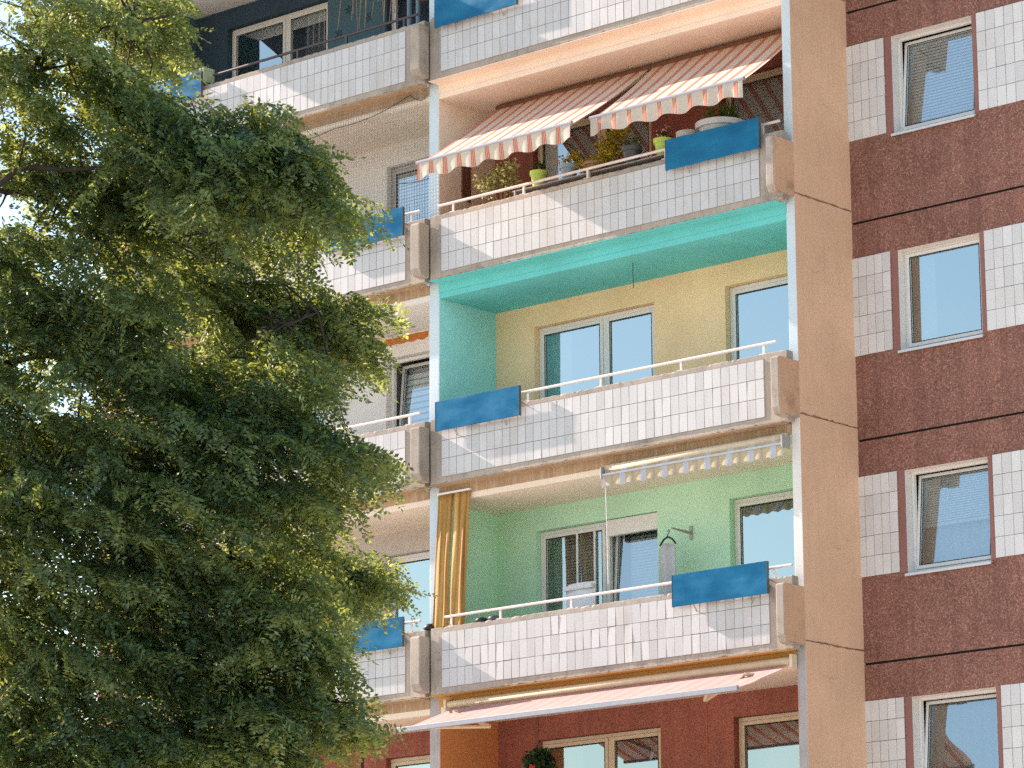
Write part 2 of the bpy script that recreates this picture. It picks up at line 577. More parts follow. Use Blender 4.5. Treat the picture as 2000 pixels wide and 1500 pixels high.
def frame_mb(x0, x1, z0, z1, y, wd, th, mb=None, mi=0):
    mb = mb or MB()
    mb.box(x0, x0 + wd, y, y + th, z0, z1, mi)
    mb.box(x1 - wd, x1, y, y + th, z0, z1, mi)
    mb.box(x0 + wd, x1 - wd, y, y + th, z0, z0 + wd, mi)
    mb.box(x0 + wd, x1 - wd, y, y + th, z1 - wd, z1, mi)
    return mb


def slats(x0, x1, z0, z1, y, step=.045, mi=0, tilt=.012):
    mb = MB()
    z = z1
    while z > z0 + step:
        mb.add([(x0, y, z), (x1, y, z), (x1, y - tilt, z - step * .86), (x0, y - tilt, z - step * .86)], [(0, 1, 2, 3)], mi)
        z -= step
    return mb


def drape(x0, x1, z0, z1, y, folds, amp, ph=0.0):
    n = max(8, int(folds * 8))
    return MB().grid(lambda u, v: (x0 + (x1 - x0) * u, y + amp * math.sin(2 * math.pi * folds * u + ph + .6 * math.sin(3 * v)) * (.6 + .4 * (1 - v)) + .25 * amp * math.sin(7.3 * u + 5 * v), z0 + (z1 - z0) * v), n, 6)


def rot_about(o, pivot, angle):
    """turn a built child about a horizontal X axis through pivot (window sash tilted inwards)"""
    o.matrix_basis = Matrix.Translation(pivot) @ Matrix.Rotation(angle, 4, 'X') @ Matrix.Translation(-Vector(pivot))


def window(x0, x1, z0, z1, yf, frame='pvc', glass='glass', tilt=0.0, panes=((0, 1),), name='window', fw=.036, sw=.05, th=.06):
    """panes: fractions of the width; each pane gets its sash and its glass. Returns the frame object"""
    fr = frame_mb(x0, x1, z0, z1, yf, fw, th)
    for (a, b) in panes[:-1]:
        xm = x0 + (x1 - x0) * b
        fr.box(xm - fw * .6, xm + fw * .6, yf, yf + th, z0 + fw, z1 - fw)
    W = fr.build(name, M[frame], B, bevel=.004)
    for k, (a, b) in enumerate(panes):
        xa = x0 + (x1 - x0) * a + (fw if k == 0 else fw * .6)
        xb = x0 + (x1 - x0) * b - (fw if k == len(panes) - 1 else fw * .6)
        t = tilt if isinstance(tilt, (int, float)) else tilt[k]
        ys = yf - .012
        s = frame_mb(xa + .003, xb - .003, z0 + fw + .003, z1 - fw - .003, ys, sw, .055).build('sash', M[frame], W, bevel=.004)
        gl = MB().add([(xa + sw, ys + .02, z0 + fw + sw), (xb - sw, ys + .02, z0 + fw + sw), (xb - sw, ys + .02, z1 - fw - sw), (xa + sw, ys + .02, z1 - fw - sw)], [(0, 1, 2, 3)]).build('pane', M[glass], W)
        gk = frame_mb(xa + sw - .002, xb - sw + .002, z0 + fw + sw - .002, z1 - fw - sw + .002, ys - .003, .010, .006).build('gasket', M['joint'], W)
        if t:
            for o in (s, gl, gk):
                rot_about(o, (0, ys + .05, z0 + fw), -t)
    return W


# ---- brown facade with four windows
holes = []
for r in 'ABCDEF':
    holes.append((.69, 1.905, ROW[r] + .985, ROW[r] + 2.285))
for r in 'ABCDEF':
    holes.append((4.6, 5.82, ROW[r] + .985, ROW[r] + 2.285))
mb = MB()
JZ = 16.56
JH = .014
bands = []
zcut = [JZ - 2.8 * k for k in range(-2, 6)]
zcut = sorted(zcut)
prev = 0.0
for z in zcut + [22.4]:
    hs = [h for h in holes if prev < h[2] < z]
    wall_sheet(mb, 0.0, 9.0, prev + (JH if prev else 0), z - (JH if z < 22 else 0), YW, hs, .15, 0, 1)
    if z < 22:
        mb.add([(0, YW + .03, z - JH), (9, YW + .03, z - JH), (9, YW + .03, z + JH), (0, YW + .03, z + JH)], [(0, 1, 2, 3)], 2)
        mb.add([(0, YW, z + JH), (0, YW + .03, z + JH), (9, YW + .03, z + JH), (9, YW, z + JH)], [(0, 1, 2, 3)], 2)
        mb.add([(0, YW, z - JH), (9, YW, z - JH), (9, YW + .03, z - JH), (0, YW + .03, z - JH)], [(0, 1, 2, 3)], 2)
    prev = z
mb.build('brown_wall', [M['brown'], M['reveal'], M['joint']], B)

def tile_field(x0, nx, tw, z0, nz, th, y, gap=.007, thick=.012, jitter=.0, drop=0.0):
    mb = MB()
    for j in range(nz):
        for i in range(nx):
            if drop and random.random() < drop:
                continue
            a, c = x0 + i * tw + gap / 2, z0 + j * th + gap / 2
            b, d = a + tw - gap, c + th - gap
            dx, dz, dy = (random.uniform(-1, 1) * jitter for _ in range(3))
            t1, t2 = random.uniform(-1, 1) * jitter * 1.2, random.uniform(-1, 1) * jitter * 1.2
            rx = random.uniform(-1, 1) * jitter * .8
            yf = [y - thick + dy * .6 + t1 * sx + t2 * sz for sx, sz in ((-1, -1), (1, -1), (1, 1), (-1, 1))]
            q = [(a + dx - rx, c + dz), (b + dx - rx, c + dz), (b + dx + rx, d + dz), (a + dx + rx, d + dz)]
            vs = [(q[k][0], yf[k], q[k][1]) for k in range(4)] + [(q[k][0], y + .002, q[k][1]) for k in range(4)]
            mb.add(vs, [(0, 1, 2, 3), (0, 4, 5, 1), (1, 5, 6, 2), (2, 6, 7, 3), (3, 7, 4, 0)])
    return mb


for r in 'ABCDE':
    z = ROW[r] + 1.03
    for (xa, n) in ((-.035, 5), (1.977, 12)):
        tw = .1225 if xa < 0 else .1365
        g_ = MB().box(xa, xa + n * tw, YW - .004, YW + .01, z, z + 1.265).build('tile_panel', M['groutdark'], B)
        tile_field(xa, n, tw, z, 5, .253, YW - .004, gap=.0065, thick=.008, jitter=.0012).build('tiles', M['tile2'], g_)


def small_window(r, tilt, inside):
    z0, z1 = ROW[r] + 1.015, ROW[r] + 2.285
    W = window(.692, 1.903, z0, z1, YW + .13, tilt=tilt, glass='glass' if r == 'C' else 'glass2')
    s = MB().prism([(YW + .12, z0 + .012), (YW - .045, z0 - .022), (YW - .045, z0 - .052), (YW - .03, z0 - .052), (YW - .03, z0 - .03), (YW + .12, z0 - .005)], 'x', .672, 1.922)
    s.build('sill', M['sill'], W)
    for (ta, tb) in ((.594, .687), (1.909, 1.968)):
        MB().box(ta, tb, YW - .003, YW + .02, z0, z1 + .01).build('trim', M['browntrim'], W)
    yi = YW + .32
    if inside == 'blind':
        slats(.75, 1.86, z0 + .05, z1 - .05, yi, .04).build('blind', M['blindlt'], W)
    elif inside == 'pleated':
        slats(.75, 1.86, z0 + .62, z1 - .10, yi, .03).build('blind', M['blindlt'], W)
        MB().box(.75, 1.86, yi - .03, yi + .02, z0 + .58, z0 + .62).build('blind_rail', M['pvc'], W)
        drape(.70, 1.90, z0, z1, yi + .08, 9, .03).build('curtain', M['curtain'], W, smooth=True)
    elif inside == 'curtain':
        drape(.70, 1.90, z0, z1, yi + .05, 8, .035).build('curtain', M['greycurt'], W, smooth=True)
    elif inside == 'shade':
        MB().box(.74, 1.02, yi, yi + .02, z0 + .02, z1).build('curtain', M['greycurt'], W)


small_window('B', .10, 'blind')
small_window('C', 0, 'shade')
small_window('D', .10, 'pleated')
small_window('E', .10, 'curtain')

# ---- interiors: floors, cross walls and a rear wall so nothing shines through
mb = MB()
for r in 'ZABCDEF':
    mb.box(-13.8, 9, 1.42, 5.0, ROW[r] - .2, ROW[r])
for x in (-13.85, -11.9, -8.2, -6.02, -2.2, .03, 3.2, 8.9):
    mb.box(x, x + .09, 1.42, 5.0, 0.02, 22.3)
mb.box(-13.8, 9, 5.0, 5.1, .02, 22.3)
mb.build('interior_wall', M['room'], B)
mb = MB().box(-13.9, 9.05, -.25, 11.5, 22.4, 22.7)
mb.box(-13.9, -13.8, 1.3, 11.4, 0.0, 22.4).box(9.0, 9.05, 1.2, 11.4, 0, 22.4).box(-13.8, 9, 11.3, 11.4, 0, 22.4)
mb.build('roof_and_end_wall', M['concrete'], B)
mb = MB()
wall_sheet(mb, -13.9, -12.12, 0, 22.4, YW, [], .1)
mb.build('brown_wall', [M['brown'], M['reveal']], B)

# ---- loggias
#           back wall, side wall, ceiling (=underside of the slab above), slab edge above, fin front
LOG = {
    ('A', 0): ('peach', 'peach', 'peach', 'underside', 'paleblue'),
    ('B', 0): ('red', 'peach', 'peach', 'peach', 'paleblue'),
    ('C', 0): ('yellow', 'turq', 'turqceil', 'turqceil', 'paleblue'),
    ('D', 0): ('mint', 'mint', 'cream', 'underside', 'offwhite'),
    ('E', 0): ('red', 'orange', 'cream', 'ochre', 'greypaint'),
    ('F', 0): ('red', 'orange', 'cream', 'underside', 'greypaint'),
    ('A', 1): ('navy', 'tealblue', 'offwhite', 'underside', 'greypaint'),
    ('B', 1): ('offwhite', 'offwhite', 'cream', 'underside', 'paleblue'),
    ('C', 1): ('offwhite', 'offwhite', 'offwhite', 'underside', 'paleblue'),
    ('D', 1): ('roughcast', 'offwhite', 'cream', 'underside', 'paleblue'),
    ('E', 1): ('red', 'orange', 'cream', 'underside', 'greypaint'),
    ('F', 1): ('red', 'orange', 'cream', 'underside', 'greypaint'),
}
FINX = {0: (-.13, 0.0), 1: (-6.125, -5.955), 2: (-12.12, -11.95)}
WOFF = {0: 0.0, 1: -6.0}


def loggia(r, bay):
    bw, sw_, ce, se, ff = LOG[(r, bay)]
    z0 = ROW[r]
    z1 = z0 + 2.8          # next floor level
    xo = WOFF[bay]
    xl, xr = FINX[bay + 1][1], FINX[bay][0]
    # back wall with openings: wide window+door, then a narrow window
    h = [(xo - 5.26, xo - 3.18, z0 + .06, z0 + 2.285), (xo - 2.0, xo - .78, z0 + .06, z0 + 2.285)]
    mb = MB()
    wall_sheet(mb, xl, xr, z0, z1 - .12, YB, h, .12, 0, 0)
    wo = mb.build('loggia_back_wall', [M[bw]], B)
    MB().box(xl, xl + .006, 0.006, YB, z0, z1 - .12).build('loggia_side_wall', M[sw_], B)
    MB().box(xr - .006, xr, 0.006, YB, z0, z1 - .12).build('loggia_side_wall', M[sw_], B)
    # ceiling skin and painted slab edge of the floor above
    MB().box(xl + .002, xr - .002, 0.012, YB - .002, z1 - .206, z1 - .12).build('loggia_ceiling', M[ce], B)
    mb = MB().box(xl + .002, xr - .002, -.004, .010, z1 - .128, z1 - .001)
    mb.box(xl, xr, -.202, -.006, z1 - .008, z1 - .001)
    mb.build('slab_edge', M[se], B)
    # floor slab
    MB().box(xl, xr, 0.011, YB + .1, z0 - .119, z0 - .002).build('floor_slab', M['greyfloor'], B)
    return wo


def parapet(r, bay, jitter, dirty):
    z0 = ROW[r]
    xo = WOFF[bay]
    xl, xr = xo - 5.925, xo - .03
    mb = MB()
    n = int((xr - xl) / .045)
    vs = []
    for k in range(n + 1):
        x = xl + (xr - xl) * k / n
        c = .006 + .026 * random.random() ** 5
        c2 = .005 + .022 * random.random() ** 6
        dz = random.uniform(-.004, .004)
        vs += [(x, -.20 + c2, z0), (x, -.20, z0 + c2), (x, -.20, z0 + .885 - c), (x, -.20 + c * .8, z0 + .885 + dz), (x, -.07, z0 + .885 + dz), (x, -.07, z0)]
    fs = []
    for k in range(n):
        for j in range(6):
            fs.append((k * 6 + j, (k + 1) * 6 + j, (k + 1) * 6 + (j + 1) % 6, k * 6 + (j + 1) % 6))
    fs += [tuple(range(6)), tuple(n * 6 + j for j in range(6))[::-1]]
    mb.add(vs, fs)
    P = mb.build('balcony_parapet', M['concrete'], B)
    x0, x1 = xo - 5.722, xo - .375
    MB().box(x0, x1, -.203, -.19, z0 + .085, z0 + .82).build('grout_bed', M['grout'], P)
    tile_field(x0, 40, (x1 - x0) / 40, z0 + .088, 3, .2427, -.203, gap=.0075, thick=.008, jitter=jitter).build('tiles', M['tile'], P)
    # projecting end block with a chamfered foot
    a, b = (xo - .125, xo - .0) if bay == 0 else (xo - .10, xo + .065)
    pr = [(-.41, z0 + .13), (-.41, z0 + .755), (-.39, z0 + .775), (-.206, z0 + .775), (-.206, z0 + .034), (-.36, z0 + .055)]
    bl = MB().prism(pr, 'x', a, b - .001)
    if bay == 0:
        bl.box(a, b - .001, -.206, -.002, z0 + .055, z0 + .775)
    bl.build('end_block', M['concrete'], P, bevel=.014)
    return P


def fin(r, k):
    z0, z1 = ROW[r] + .122, ROW[r] + 2.8 + .114
    xa, xb = FINX[k]
    bay = min(k, 1)
    ff = LOG[(r, bay)][4] if k < 2 else 'greypaint'
    if k == 1:
        ff = {'A': 'paleblue', 'B': 'paleblue', 'C': 'paleblue', 'D': 'paleblue', 'E': 'greypaint', 'F': 'greypaint'}[r]
    front = M[ff]
    outer = M['beige'] if k == 0 else M['offwhite']
    mb = MB().box(xa, xb, 0.0, 1.31 if k == 0 else YB + .1, z0, z1, mis=[1, 1, 0, 1, 1, 1])
    # the front edge paint laps the arris
    mb.build('fin_wall', [front, outer], B, bevel=.006)
    if k == 0:
        MB().box(xa + .01, xb - .012, .015, 1.30, z1 - .004, z1 + .012).build('joint', M['joint'], B)


for r in 'ABCDEF':
    for bay in (0, 1):
        loggia(r, bay)
        parapet(r, bay, {'D': .0018, 'C': .0010}.get(r, .0008) if bay == 0 else .001, .3)
    for k in (0, 1, 2):
        fin(r, k)
for r in 'ABCDE':
    zj = ROW[r] + .118
    pts = []
    y = 0.0
    z = zj
    while y < 1.19:
        pts.append((y, z + random.uniform(-.010, .010), random.choice((.002, .003, .005, .009, .013))))
        y += random.uniform(.03, .09)
    mb = MB()
    vs = [(.0055, a, b + c) for a, b, c in pts] + [(.0055, a, b - c) for a, b, c in pts]
    k = len(pts)
    mb.add(vs, [(i, i + 1, k + i + 1, k + i) for i in range(k - 1)])
    mb.build('crack', M['crackdirt'], B)
    for _ in range(1):
        y, z = random.uniform(.15, .9), zj - random.uniform(.3, 1.6)
        pts = []
        for _k in range(9):
            pts.append((y, z, random.choice((.0006, .001, .0016))))
            y += random.uniform(.01, .05)
            z += random.uniform(-.03, .02)
        vs = [(.004, a, b + c) for a, b, c in pts] + [(.004, a, b - c) for a, b, c in pts]
        mb = MB().add(vs, [(i, i + 1, 10 + i, 9 + i) for i in range(8)])
        mb.build('crack', M['crackdirt'], B)
# storey above the picture: plain slab and parapet, they throw their shadows down
for bay in (0, 1):
    parapet('Z', bay, .001, .3)
    xl, xr = FINX[bay + 1][1], FINX[bay][0]
    MB().box(xl, xr, .011, YB + .1, ROW['Z'] - .119, ROW['Z'] - .002).build('floor_slab', M['greyfloor'], B)
    mb = MB()
    wall_sheet(mb, xl, xr, ROW['Z'], 22.39, YB, [], .1)
    mb.build('loggia_back_wall', [M['offwhite']], B)
# beige skin on the side of the block wall ends at parapet level
for r in 'ABCDEF':
    z0 = ROW[r]
    MB().box(.0, .004, -.405, -.0, z0 + .07, z0 + .765).build('end_block_render', M['stained'], B)


# ---- loggia windows
def wide_window(r, bay, frame='pvc', glass='glass', door_tilt=0, panes=((0, .56), (.56, 1))):
    xo, z0 = WOFF[bay], ROW[r]
    return window(xo - 5.255, xo - 3.185, z0 + .07, z0 + 2.28, YB + .095, frame, glass, (0, door_tilt), panes, fw=.05, sw=.055)


def narrow_window(r, bay, frame='pvc', glass='glass', tilt=0):
    xo, z0 = WOFF[bay], ROW[r]
    return window(xo - 1.995, xo - .785, z0 + .07, z0 + 2.28, YB + .095, frame, glass, tilt, name='balcony_door', fw=.05, sw=.055)


YI = YB + .30
# C: turquoise loggia
Wn = wide_window('C', 0)
MB().box(-5.18, -4.86, YI, YI + .02, 11.1, 13.25).build('curtain', M['greycurt'], Wn)
narrow_window('C', 0)
# D: mint loggia
Wn = wide_window('D', 0, glass='glass2', door_tilt=.07)
slats(-5.2, -4.1, 8.3, 10.47, YI, .04).build('blind', M['blind'], Wn)
slats(-3.95, -3.2, 8.3, 10.3, YI + .1, .04).build('blind', M['blind'], Wn)
MB().box(-4.05, -3.19, YB + .02, YB + .094, 10.27, 10.485).build('shutter_box', M['pvc'], Wn, bevel=.005)
for x in (-4.62, -4.32):
    MB().box(x, x + .03, YB + .07, YB + .082, 8.3, 10.42).build('sash_bar', M['pvc'], Wn)
Wn = narrow_window('D', 0)
# B: the flowered loggia
Wn = wide_window('B', 0, 'pvcold', 'glassdim')
drape(-5.2, -3.2, 13.9, 16.05, YI + .05, 12, .03).build('curtain', M['greycurt'], Wn, smooth=True)
Wn = narrow_window('B', 0, 'pvcold', 'glassdim')
slats(-1.95, -.8, 13.9, 16.0, YI, .045).build('blind', M['blind'], Wn)
# E: red loggia
Wn = wide_window('E', 0, 'pvcold', 'glassdim')
drape(-3.95, -3.2, 5.5, 7.5, YI + .05, 5, .04).build('curtain', M['blueback'], Wn, smooth=True)  # pleated blue sheet behind the right-hand pane
drape(-5.2, -4.75, 5.5, 7.6, YI + .05, 4, .03).build('curtain', M['greycurt'], Wn, smooth=True)
Wn = narrow_window('E', 0, 'pvcold', 'glassdim')
drape(-1.98, -.8, 5.5, 7.5, YI + .05, 6, .04).build('curtain', M['greycurt'], Wn, smooth=True)
# A main is out of the picture but its panes are there
wide_window('A', 0)
narrow_window('A', 0)
# left bay
Wn = wide_window('A', 1, 'pvc', 'glassdim')
drape(-9.95, -9.3, 16.7, 18.85, YI + .03, 6, .03).build('curtain', M['greycurt'], Wn, smooth=True)
narrow_window('A', 1, 'pvc', 'glassdim')
wide_window('B', 1)
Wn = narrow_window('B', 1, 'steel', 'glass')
drape(-7.95, -6.8, 13.9, 16.05, YI + .08, 6, .04).build('curtain', M['blueback'], Wn, smooth=True)  # blue sheet put behind the pane to imitate its blue reflection
wide_window('C', 1)
Wn = narrow_window('C', 1, 'pvc', 'glass2', .09)
slats(-7.9, -6.82, 11.15, 13.1, YI + .03, .085, tilt=.03).build('blind', M['blindlt'], Wn)
wide_window('D', 1)
narrow_window('D', 1)
wide_window('E', 1, 'pvcold')
Wn = narrow_window('E', 1, 'pvcold')
for r in 'F':
    for bay in (0, 1):
        wide_window(r, bay); narrow_window(r, bay)

# vertical panel joints in the red walls, peeling paint on the left
MB().box(-2.437, -2.42, YB - .006, YB + .002, 5.5, 8.0).build('wall_joint', M['jointred'], B)
MB().box(-8.455, -8.412, YB - .006, YB + .002, 5.5, 8.0).build('wall_joint', M['joint'], B)
pts_t = [(-9.6 + i * .1, 13.58 + .004 * math.sin(i * 2.1)) for i in range(25)]
pts_b = [(-9.6 + i * .1, 13.515 - .045 * abs(math.sin(i * 1.7)) * (.4 + i / 25) + .02 * math.sin(i * 3.3)) for i in range(25)]
mb = MB().add([(x, YB - .004, z) for x, z in pts_t] + [(x, YB - .004, z) for x, z in pts_b], [(i, 25 + i, 26 + i, i + 1) for i in range(24)])
mb.build('peeling_paint', M['orangeflake'], B)
# painted flower motifs on the teal wall of the upper left loggia
for (fx, fz) in ((-8.75, 18.62), (-8.35, 18.42), (-8.55, 18.85), (-8.95, 18.3)):
    mb = MB()
    for k in range(6):
        a = k * math.pi / 3 + fx
        c, s = math.cos(a), math.sin(a)
        px_, pz_ = -s, c
        mb.add([(fx, YB - .004, fz), (fx + c * .05 + px_ * .02, YB - .004, fz + s * .05 + pz_ * .02), (fx + c * .085, YB - .004, fz + s * .085), (fx + c * .05 - px_ * .02, YB - .004, fz + s * .05 - pz_ * .02)], [(0, 1, 2, 3)])
    mb.build('flower_motif', M['sticker'], B)
MB().box(-9.17, -8.03, YB - .003, YB + .001, 16.7, 19.2).build('painted_wall_field', M['tealblue'], B)


# ---- railings (parts of the building)
def railing(xa, xb, z0, posts, mat='rail', y=-.15, z=1.025, r=.019, brk=None):
    mb = MB()
    zz = z0 + z
    segs = [(xa, xb)] if not brk else brk
    for a, b in segs:
        mb.tube([(a, y, zz), (b, y, zz)], r, 10)
    for px_ in posts:
        mb.box(px_ - .016, px_ + .016, y - .012, y + .012, z0 + .87, zz - r * .5)
        mb.box(px_ - .05, px_ + .05, y - .035, y + .035, z0 + .884, z0 + .897)
    return mb.build('railing', M[mat], B)


railing(-5.70, -.22, 11.01, (-5.5, -4.25, -3.02, -1.71, -.41))
railing(-5.72, -.06, 8.21, (-5.6, -4.75, -3.55, -1.65, -.33))
railing(-5.82, -.09, 13.81, (-5.55, -4.3, -3.2, -1.9, -.35))
railing(-11.7, -6.16, 13.81, (-11.4, -9.8, -8.2, -6.32))
railing(-11.7, -6.16, 11.01, (-11.4, -9.8, -8.2, -6.35))
railing(-11.7, -6.16, 8.21, (-11.4, -9.8, -8.2, -6.32))
railing(-10.20, -6.20, 16.61, (-8.5, -7.55, -6.45), 'raildark')
railing(-5.7, -.2, 16.61, (-5.5, -3.0, -.4))

# ------------------------------------------------------------------ blue panels hung on the railings
YP = -.295


def blue_panel(xa, xb, z0, label, skew=0.0):
    zc = (z0 + .685)
    t = thing('balcony_panel', label, 'balcony panel', ((xa + xb) / 2, YP, z0 + .685), 'blue sheet-metal panels hung on the balcony railings')
    h = .40
    mb = MB()
    mb.prism([(YP - .014, zc), (YP + .004, zc), (YP + .004, zc + h), (YP - .014, zc + h)], 'x', xa, xb)
    mb.build('panel', M['blue'], t, bevel=.003)
    for q in (xa - .006, xb + .001):
        MB().box(q, q + .005, YP - .016, YP + .03, zc, zc + h).build('folded_edge', M['darkpot'], t)
    for x in (xa + .30, xb - .30):
        br = MB().tube([(x, YP + .012, zc + .02), (x + .0, -.20, z0 + .60)], .008, 6)
        br.tube([(x, YP + .012, zc + .34), (x, -.15, z0 + 1.03)], .008, 6)
        br.build('bracket', M['steel'], t)
    return t


blue_panel(-5.74, -4.28, 11.01, 'blue metal panel on the railing at the left corner of the turquoise and yellow balcony')
blue_panel(-1.78, -.30, 13.81, 'blue metal panel beside potted plants under the orange striped awnings')
blue_panel(-1.79, -.33, 8.21, 'blue metal panel with dark blotches on the mint green balcony below the hanging towel')
blue_panel(-5.74, -4.28, 16.61, 'blue metal panel cut off by the top edge of the photo, above the striped awnings')
blue_panel(-7.80, -6.34, 13.81, 'blue metal panel on the netted balcony, partly behind bright leaf sprays')
blue_panel(-7.80, -6.34, 8.21, 'blue metal panel at the lower left, half hidden behind the tree')
blue_panel(-11.75, -10.30, 16.61, 'small visible blue metal panel below a grass planter at the upper left, beside the tree')


# ------------------------------------------------------------------ awnings
def set_uv(o, off):
    me = o.data
    uv = me.uv_layers.new(name='UVMap')
    for l in me.loops:
        v = me.vertices[l.vertex_index].co
        uv.data[l.index].uv = (v.x + off, v.z)


def big_awning(xa, xb, label, yb=.72, zb=16.34, yf=-.90, zf=15.20):
    t = thing('awning', label, 'awning', ((xa + xb) / 2, yb, zb), 'orange and cream striped awnings')
    sag = lambda u, v: -.035 * math.sin(math.pi * v) * (1 + .2 * math.sin(9 * u)) - .004 * math.sin(14 * u)
    o = MB().grid(lambda u, v: (xa + (xb - xa) * u, yf + (yb - yf) * v, zf + (zb - zf) * v + sag(u, v)), 24, 14).build('fabric', M['awn'], t, smooth=True)
    set_uv(o, 0)
    n = int((xb - xa) / .245 * 8)
    P = .245

    def val(u, v):
        x = xa + (xb - xa) * u
        wv = -.205 - .028 * math.cos(2 * math.pi * (x - xa) / P * .5)
        return (x, yf - .035 + .014 * math.sin(2 * math.pi * (x - xa) / P) * (1 - v) + .03 * (1 - v) * math.sin(3 * u), zf - .01 + wv * (1 - v))
    o = MB().grid(val, n, 4).build('valance', M['awnval'], t, smooth=True)
    set_uv(o, 0)
    MB().tube([(xa - .02, yf - .02, zf + .005), (xb + .02, yf - .02, zf + .005)], .026, 12).build('front_bar', M['awnbar'], t, smooth=False)
    MB().tube([(xa - .03, yb, zb + .0), (xb + .03, yb, zb + .0)], .045, 12).build('roller_tube', M['wood'], t)
    for x, s in ((xa + .06, 1), (xb - .06, -1)):
        MB().tube([(x, yb, zb - .08), (x + s * .35, (yb + yf) / 2, (zb + zf) / 2 - .17), (x, yf, zf - .02)], .018, 6).build('arm', M['awntube'], t)
    return t


big_awning(-5.49, -2.83, 'left of the two orange striped awnings, its lower corner jutting past the loggia wall')
big_awning(-2.76, -.30, 'right of the two orange striped awnings, above the blue panel and green pot plant', yf=-.58, zf=15.32)

# retracted cream striped awning over the mint balcony
t = thing('awning', 'rolled-up cream and pale blue striped awning under the slab of the mint green balcony', 'awning', (-1.6, -.1, 10.86))
MB().tube([(-3.02, -.08, 10.84), (-.15, -.08, 10.84)], .05, 14).build('roller_tube', M['awntube'], t, smooth=True)
MB().box(-3.04, -.15, -.165, -.13, 10.735, 10.762).build('front_bar', M['awnbar'], t)
o = MB().grid(lambda u, v: (-3.03 + 2.87 * u, -.15 + .008 * math.sin(2 * math.pi * 2.87 * u / .17) * (1 - v), 10.735 - (.140 + .011 * math.cos(2 * math.pi * 2.87 * u / .17)) * (1 - v)), 150, 3).build('valance', M['awncream'], t, smooth=True)
set_uv(o, 0)
o = MB().grid(lambda u, v: (-3.0 + 2.83 * u, -.135 + .03 * v, 10.76 + .06 * v), 60, 2).build('fabric', M['awncream'], t)
set_uv(o, 0)
for x in (-3.03, -.16):
    MB().box(x - .012, x + .012, -.17, -.01, 10.70, 10.86).build('end_bracket', M['steel'], t, bevel=.004)
MB().tube([(-2.995, -.12, 10.72), (-2.99, -.11, 10.1), (-2.985, -.10, 9.35)], .004, 6).build('crank_rod', M['white'], t)

# extended faded awning over the red balcony
t = thing('awning', 'faded pinkish white awning stretched out over the red loggia at the bottom', 'awning', (-3, -.02, 8.1))
xa, xb = -5.72, -.25
o = MB().grid(lambda u, v: (xa + .02 + (xb - xa - .04) * u, -.99 + .93 * v, 7.668 + .36 * v - .02 * math.sin(math.pi * v)), 30, 6).build('lining', M['awn'], t, smooth=True)
set_uv(o, 0)
o = MB().grid(lambda u, v: (xa + (xb - xa) * u + .03 * math.sin(9 * v), -1.0 + .95 * v, 7.68 + .36 * v - .02 * math.sin(math.pi * v) + .006 * math.sin(26 * u) * (1 - v)), 60, 10).build('fabric', M['awnfaded'], t, smooth=True)
set_uv(o, 0)
MB().box(xa - .02, xb + .0, -1.045, -1.002, 7.635, 7.70).build('front_bar', M['awnbar'], t, bevel=.006)
MB().tube([(-5.75, -.06, 8.09), (-.14, -.06, 8.09)], .05, 14).build('roller_tube', M['awntube'], t, smooth=True)
for (x0_, x1_, s) in ((-5.35, -5.0, 1), (-.62, -.95, -1)):
    a = MB()
    a.prism([(x0_, 7.94), (x0_ + .03 * s, 7.90), (x0_ + .62 * s, 7.66), (x0_ + .62 * s, 7.71)], 'y', -.42, -.37)
    a.tube([(x0_ + .62 * s, -.40, 7.68), (x0_ + .1 * s, -1.0, 7.66)], .022, 6)
    a.tube([(x0_, -.02, 7.96), (x0_, -.40, 7.93)], .024, 6)
    a.build('arm', M['awntube'], t)
for x in (-5.76, -.14):
    MB().box(x - .02, x + .02, -.12, -.012, 8.00, 8.16).build('end_bracket', M['awntube'], t, bevel=.004)

# unseen awning added over the top left loggia to cast shade on its front
t = thing('awning', 'unseen dark awning added above the top left balcony to shade its front', 'awning', (-9, 0, 19.2), 'unseen awnings added for shade')
o = MB().grid(lambda u, v: (-12.0 + 4.2 * u, -.80 + .78 * v, 18.96 + .30 * v), 30, 6).build('fabric', M['navycloth'], t, smooth=True)
set_uv(o, 0)
MB().tube([(-12.0, -.81, 18.96), (-7.8, -.81, 18.96)], .025, 8).build('front_bar', M['awnbar'], t)


# ------------------------------------------------------------------ pot plants on the flowered balcony
def leaves(center, rx, ry, rz, n, size, mb, shape=2.0, droop=0.0):
    for _ in range(n):
        d = Vector((random.gauss(0, 1), random.gauss(0, 1), random.gauss(0, 1))).normalized() * random.random() ** .4
        p = Vector(center) + Vector((d.x * rx, d.y * ry, d.z * rz))
        ax = Vector((random.gauss(0, 1), random.gauss(0, 1), random.gauss(0, .7) - droop)).normalized()
        nn = ax.orthogonal().normalized()
        nn = (Matrix.Rotation(random.random() * 6.28, 3, ax) @ nn)
        L = size * random.uniform(.6, 1.3)
        Wd = L / shape / 2
        s = ax.cross(nn)
        mb.add([p, p + ax * L * .45 + s * Wd + nn * L * .06, p + ax * L, p + ax * L * .45 - s * Wd + nn * L * .06], [(0, 1, 2, 3)])
    return mb


def pot(loc, r, h, mat, label, name='flower_pot', kind='round'):
    t = thing(name, label, 'potted plant', loc, 'pot plants along the flowered balcony railing')
    x, y, z = loc
    MB().lathe((x, y, z), [(r * .70, 0), (r * .94, h * .72), (r * 1.08, h * .73), (r * 1.1, h), (r * .98, h), (r * .9, h * .88)], 28).build('pot', mat, t, smooth=False)
    return t


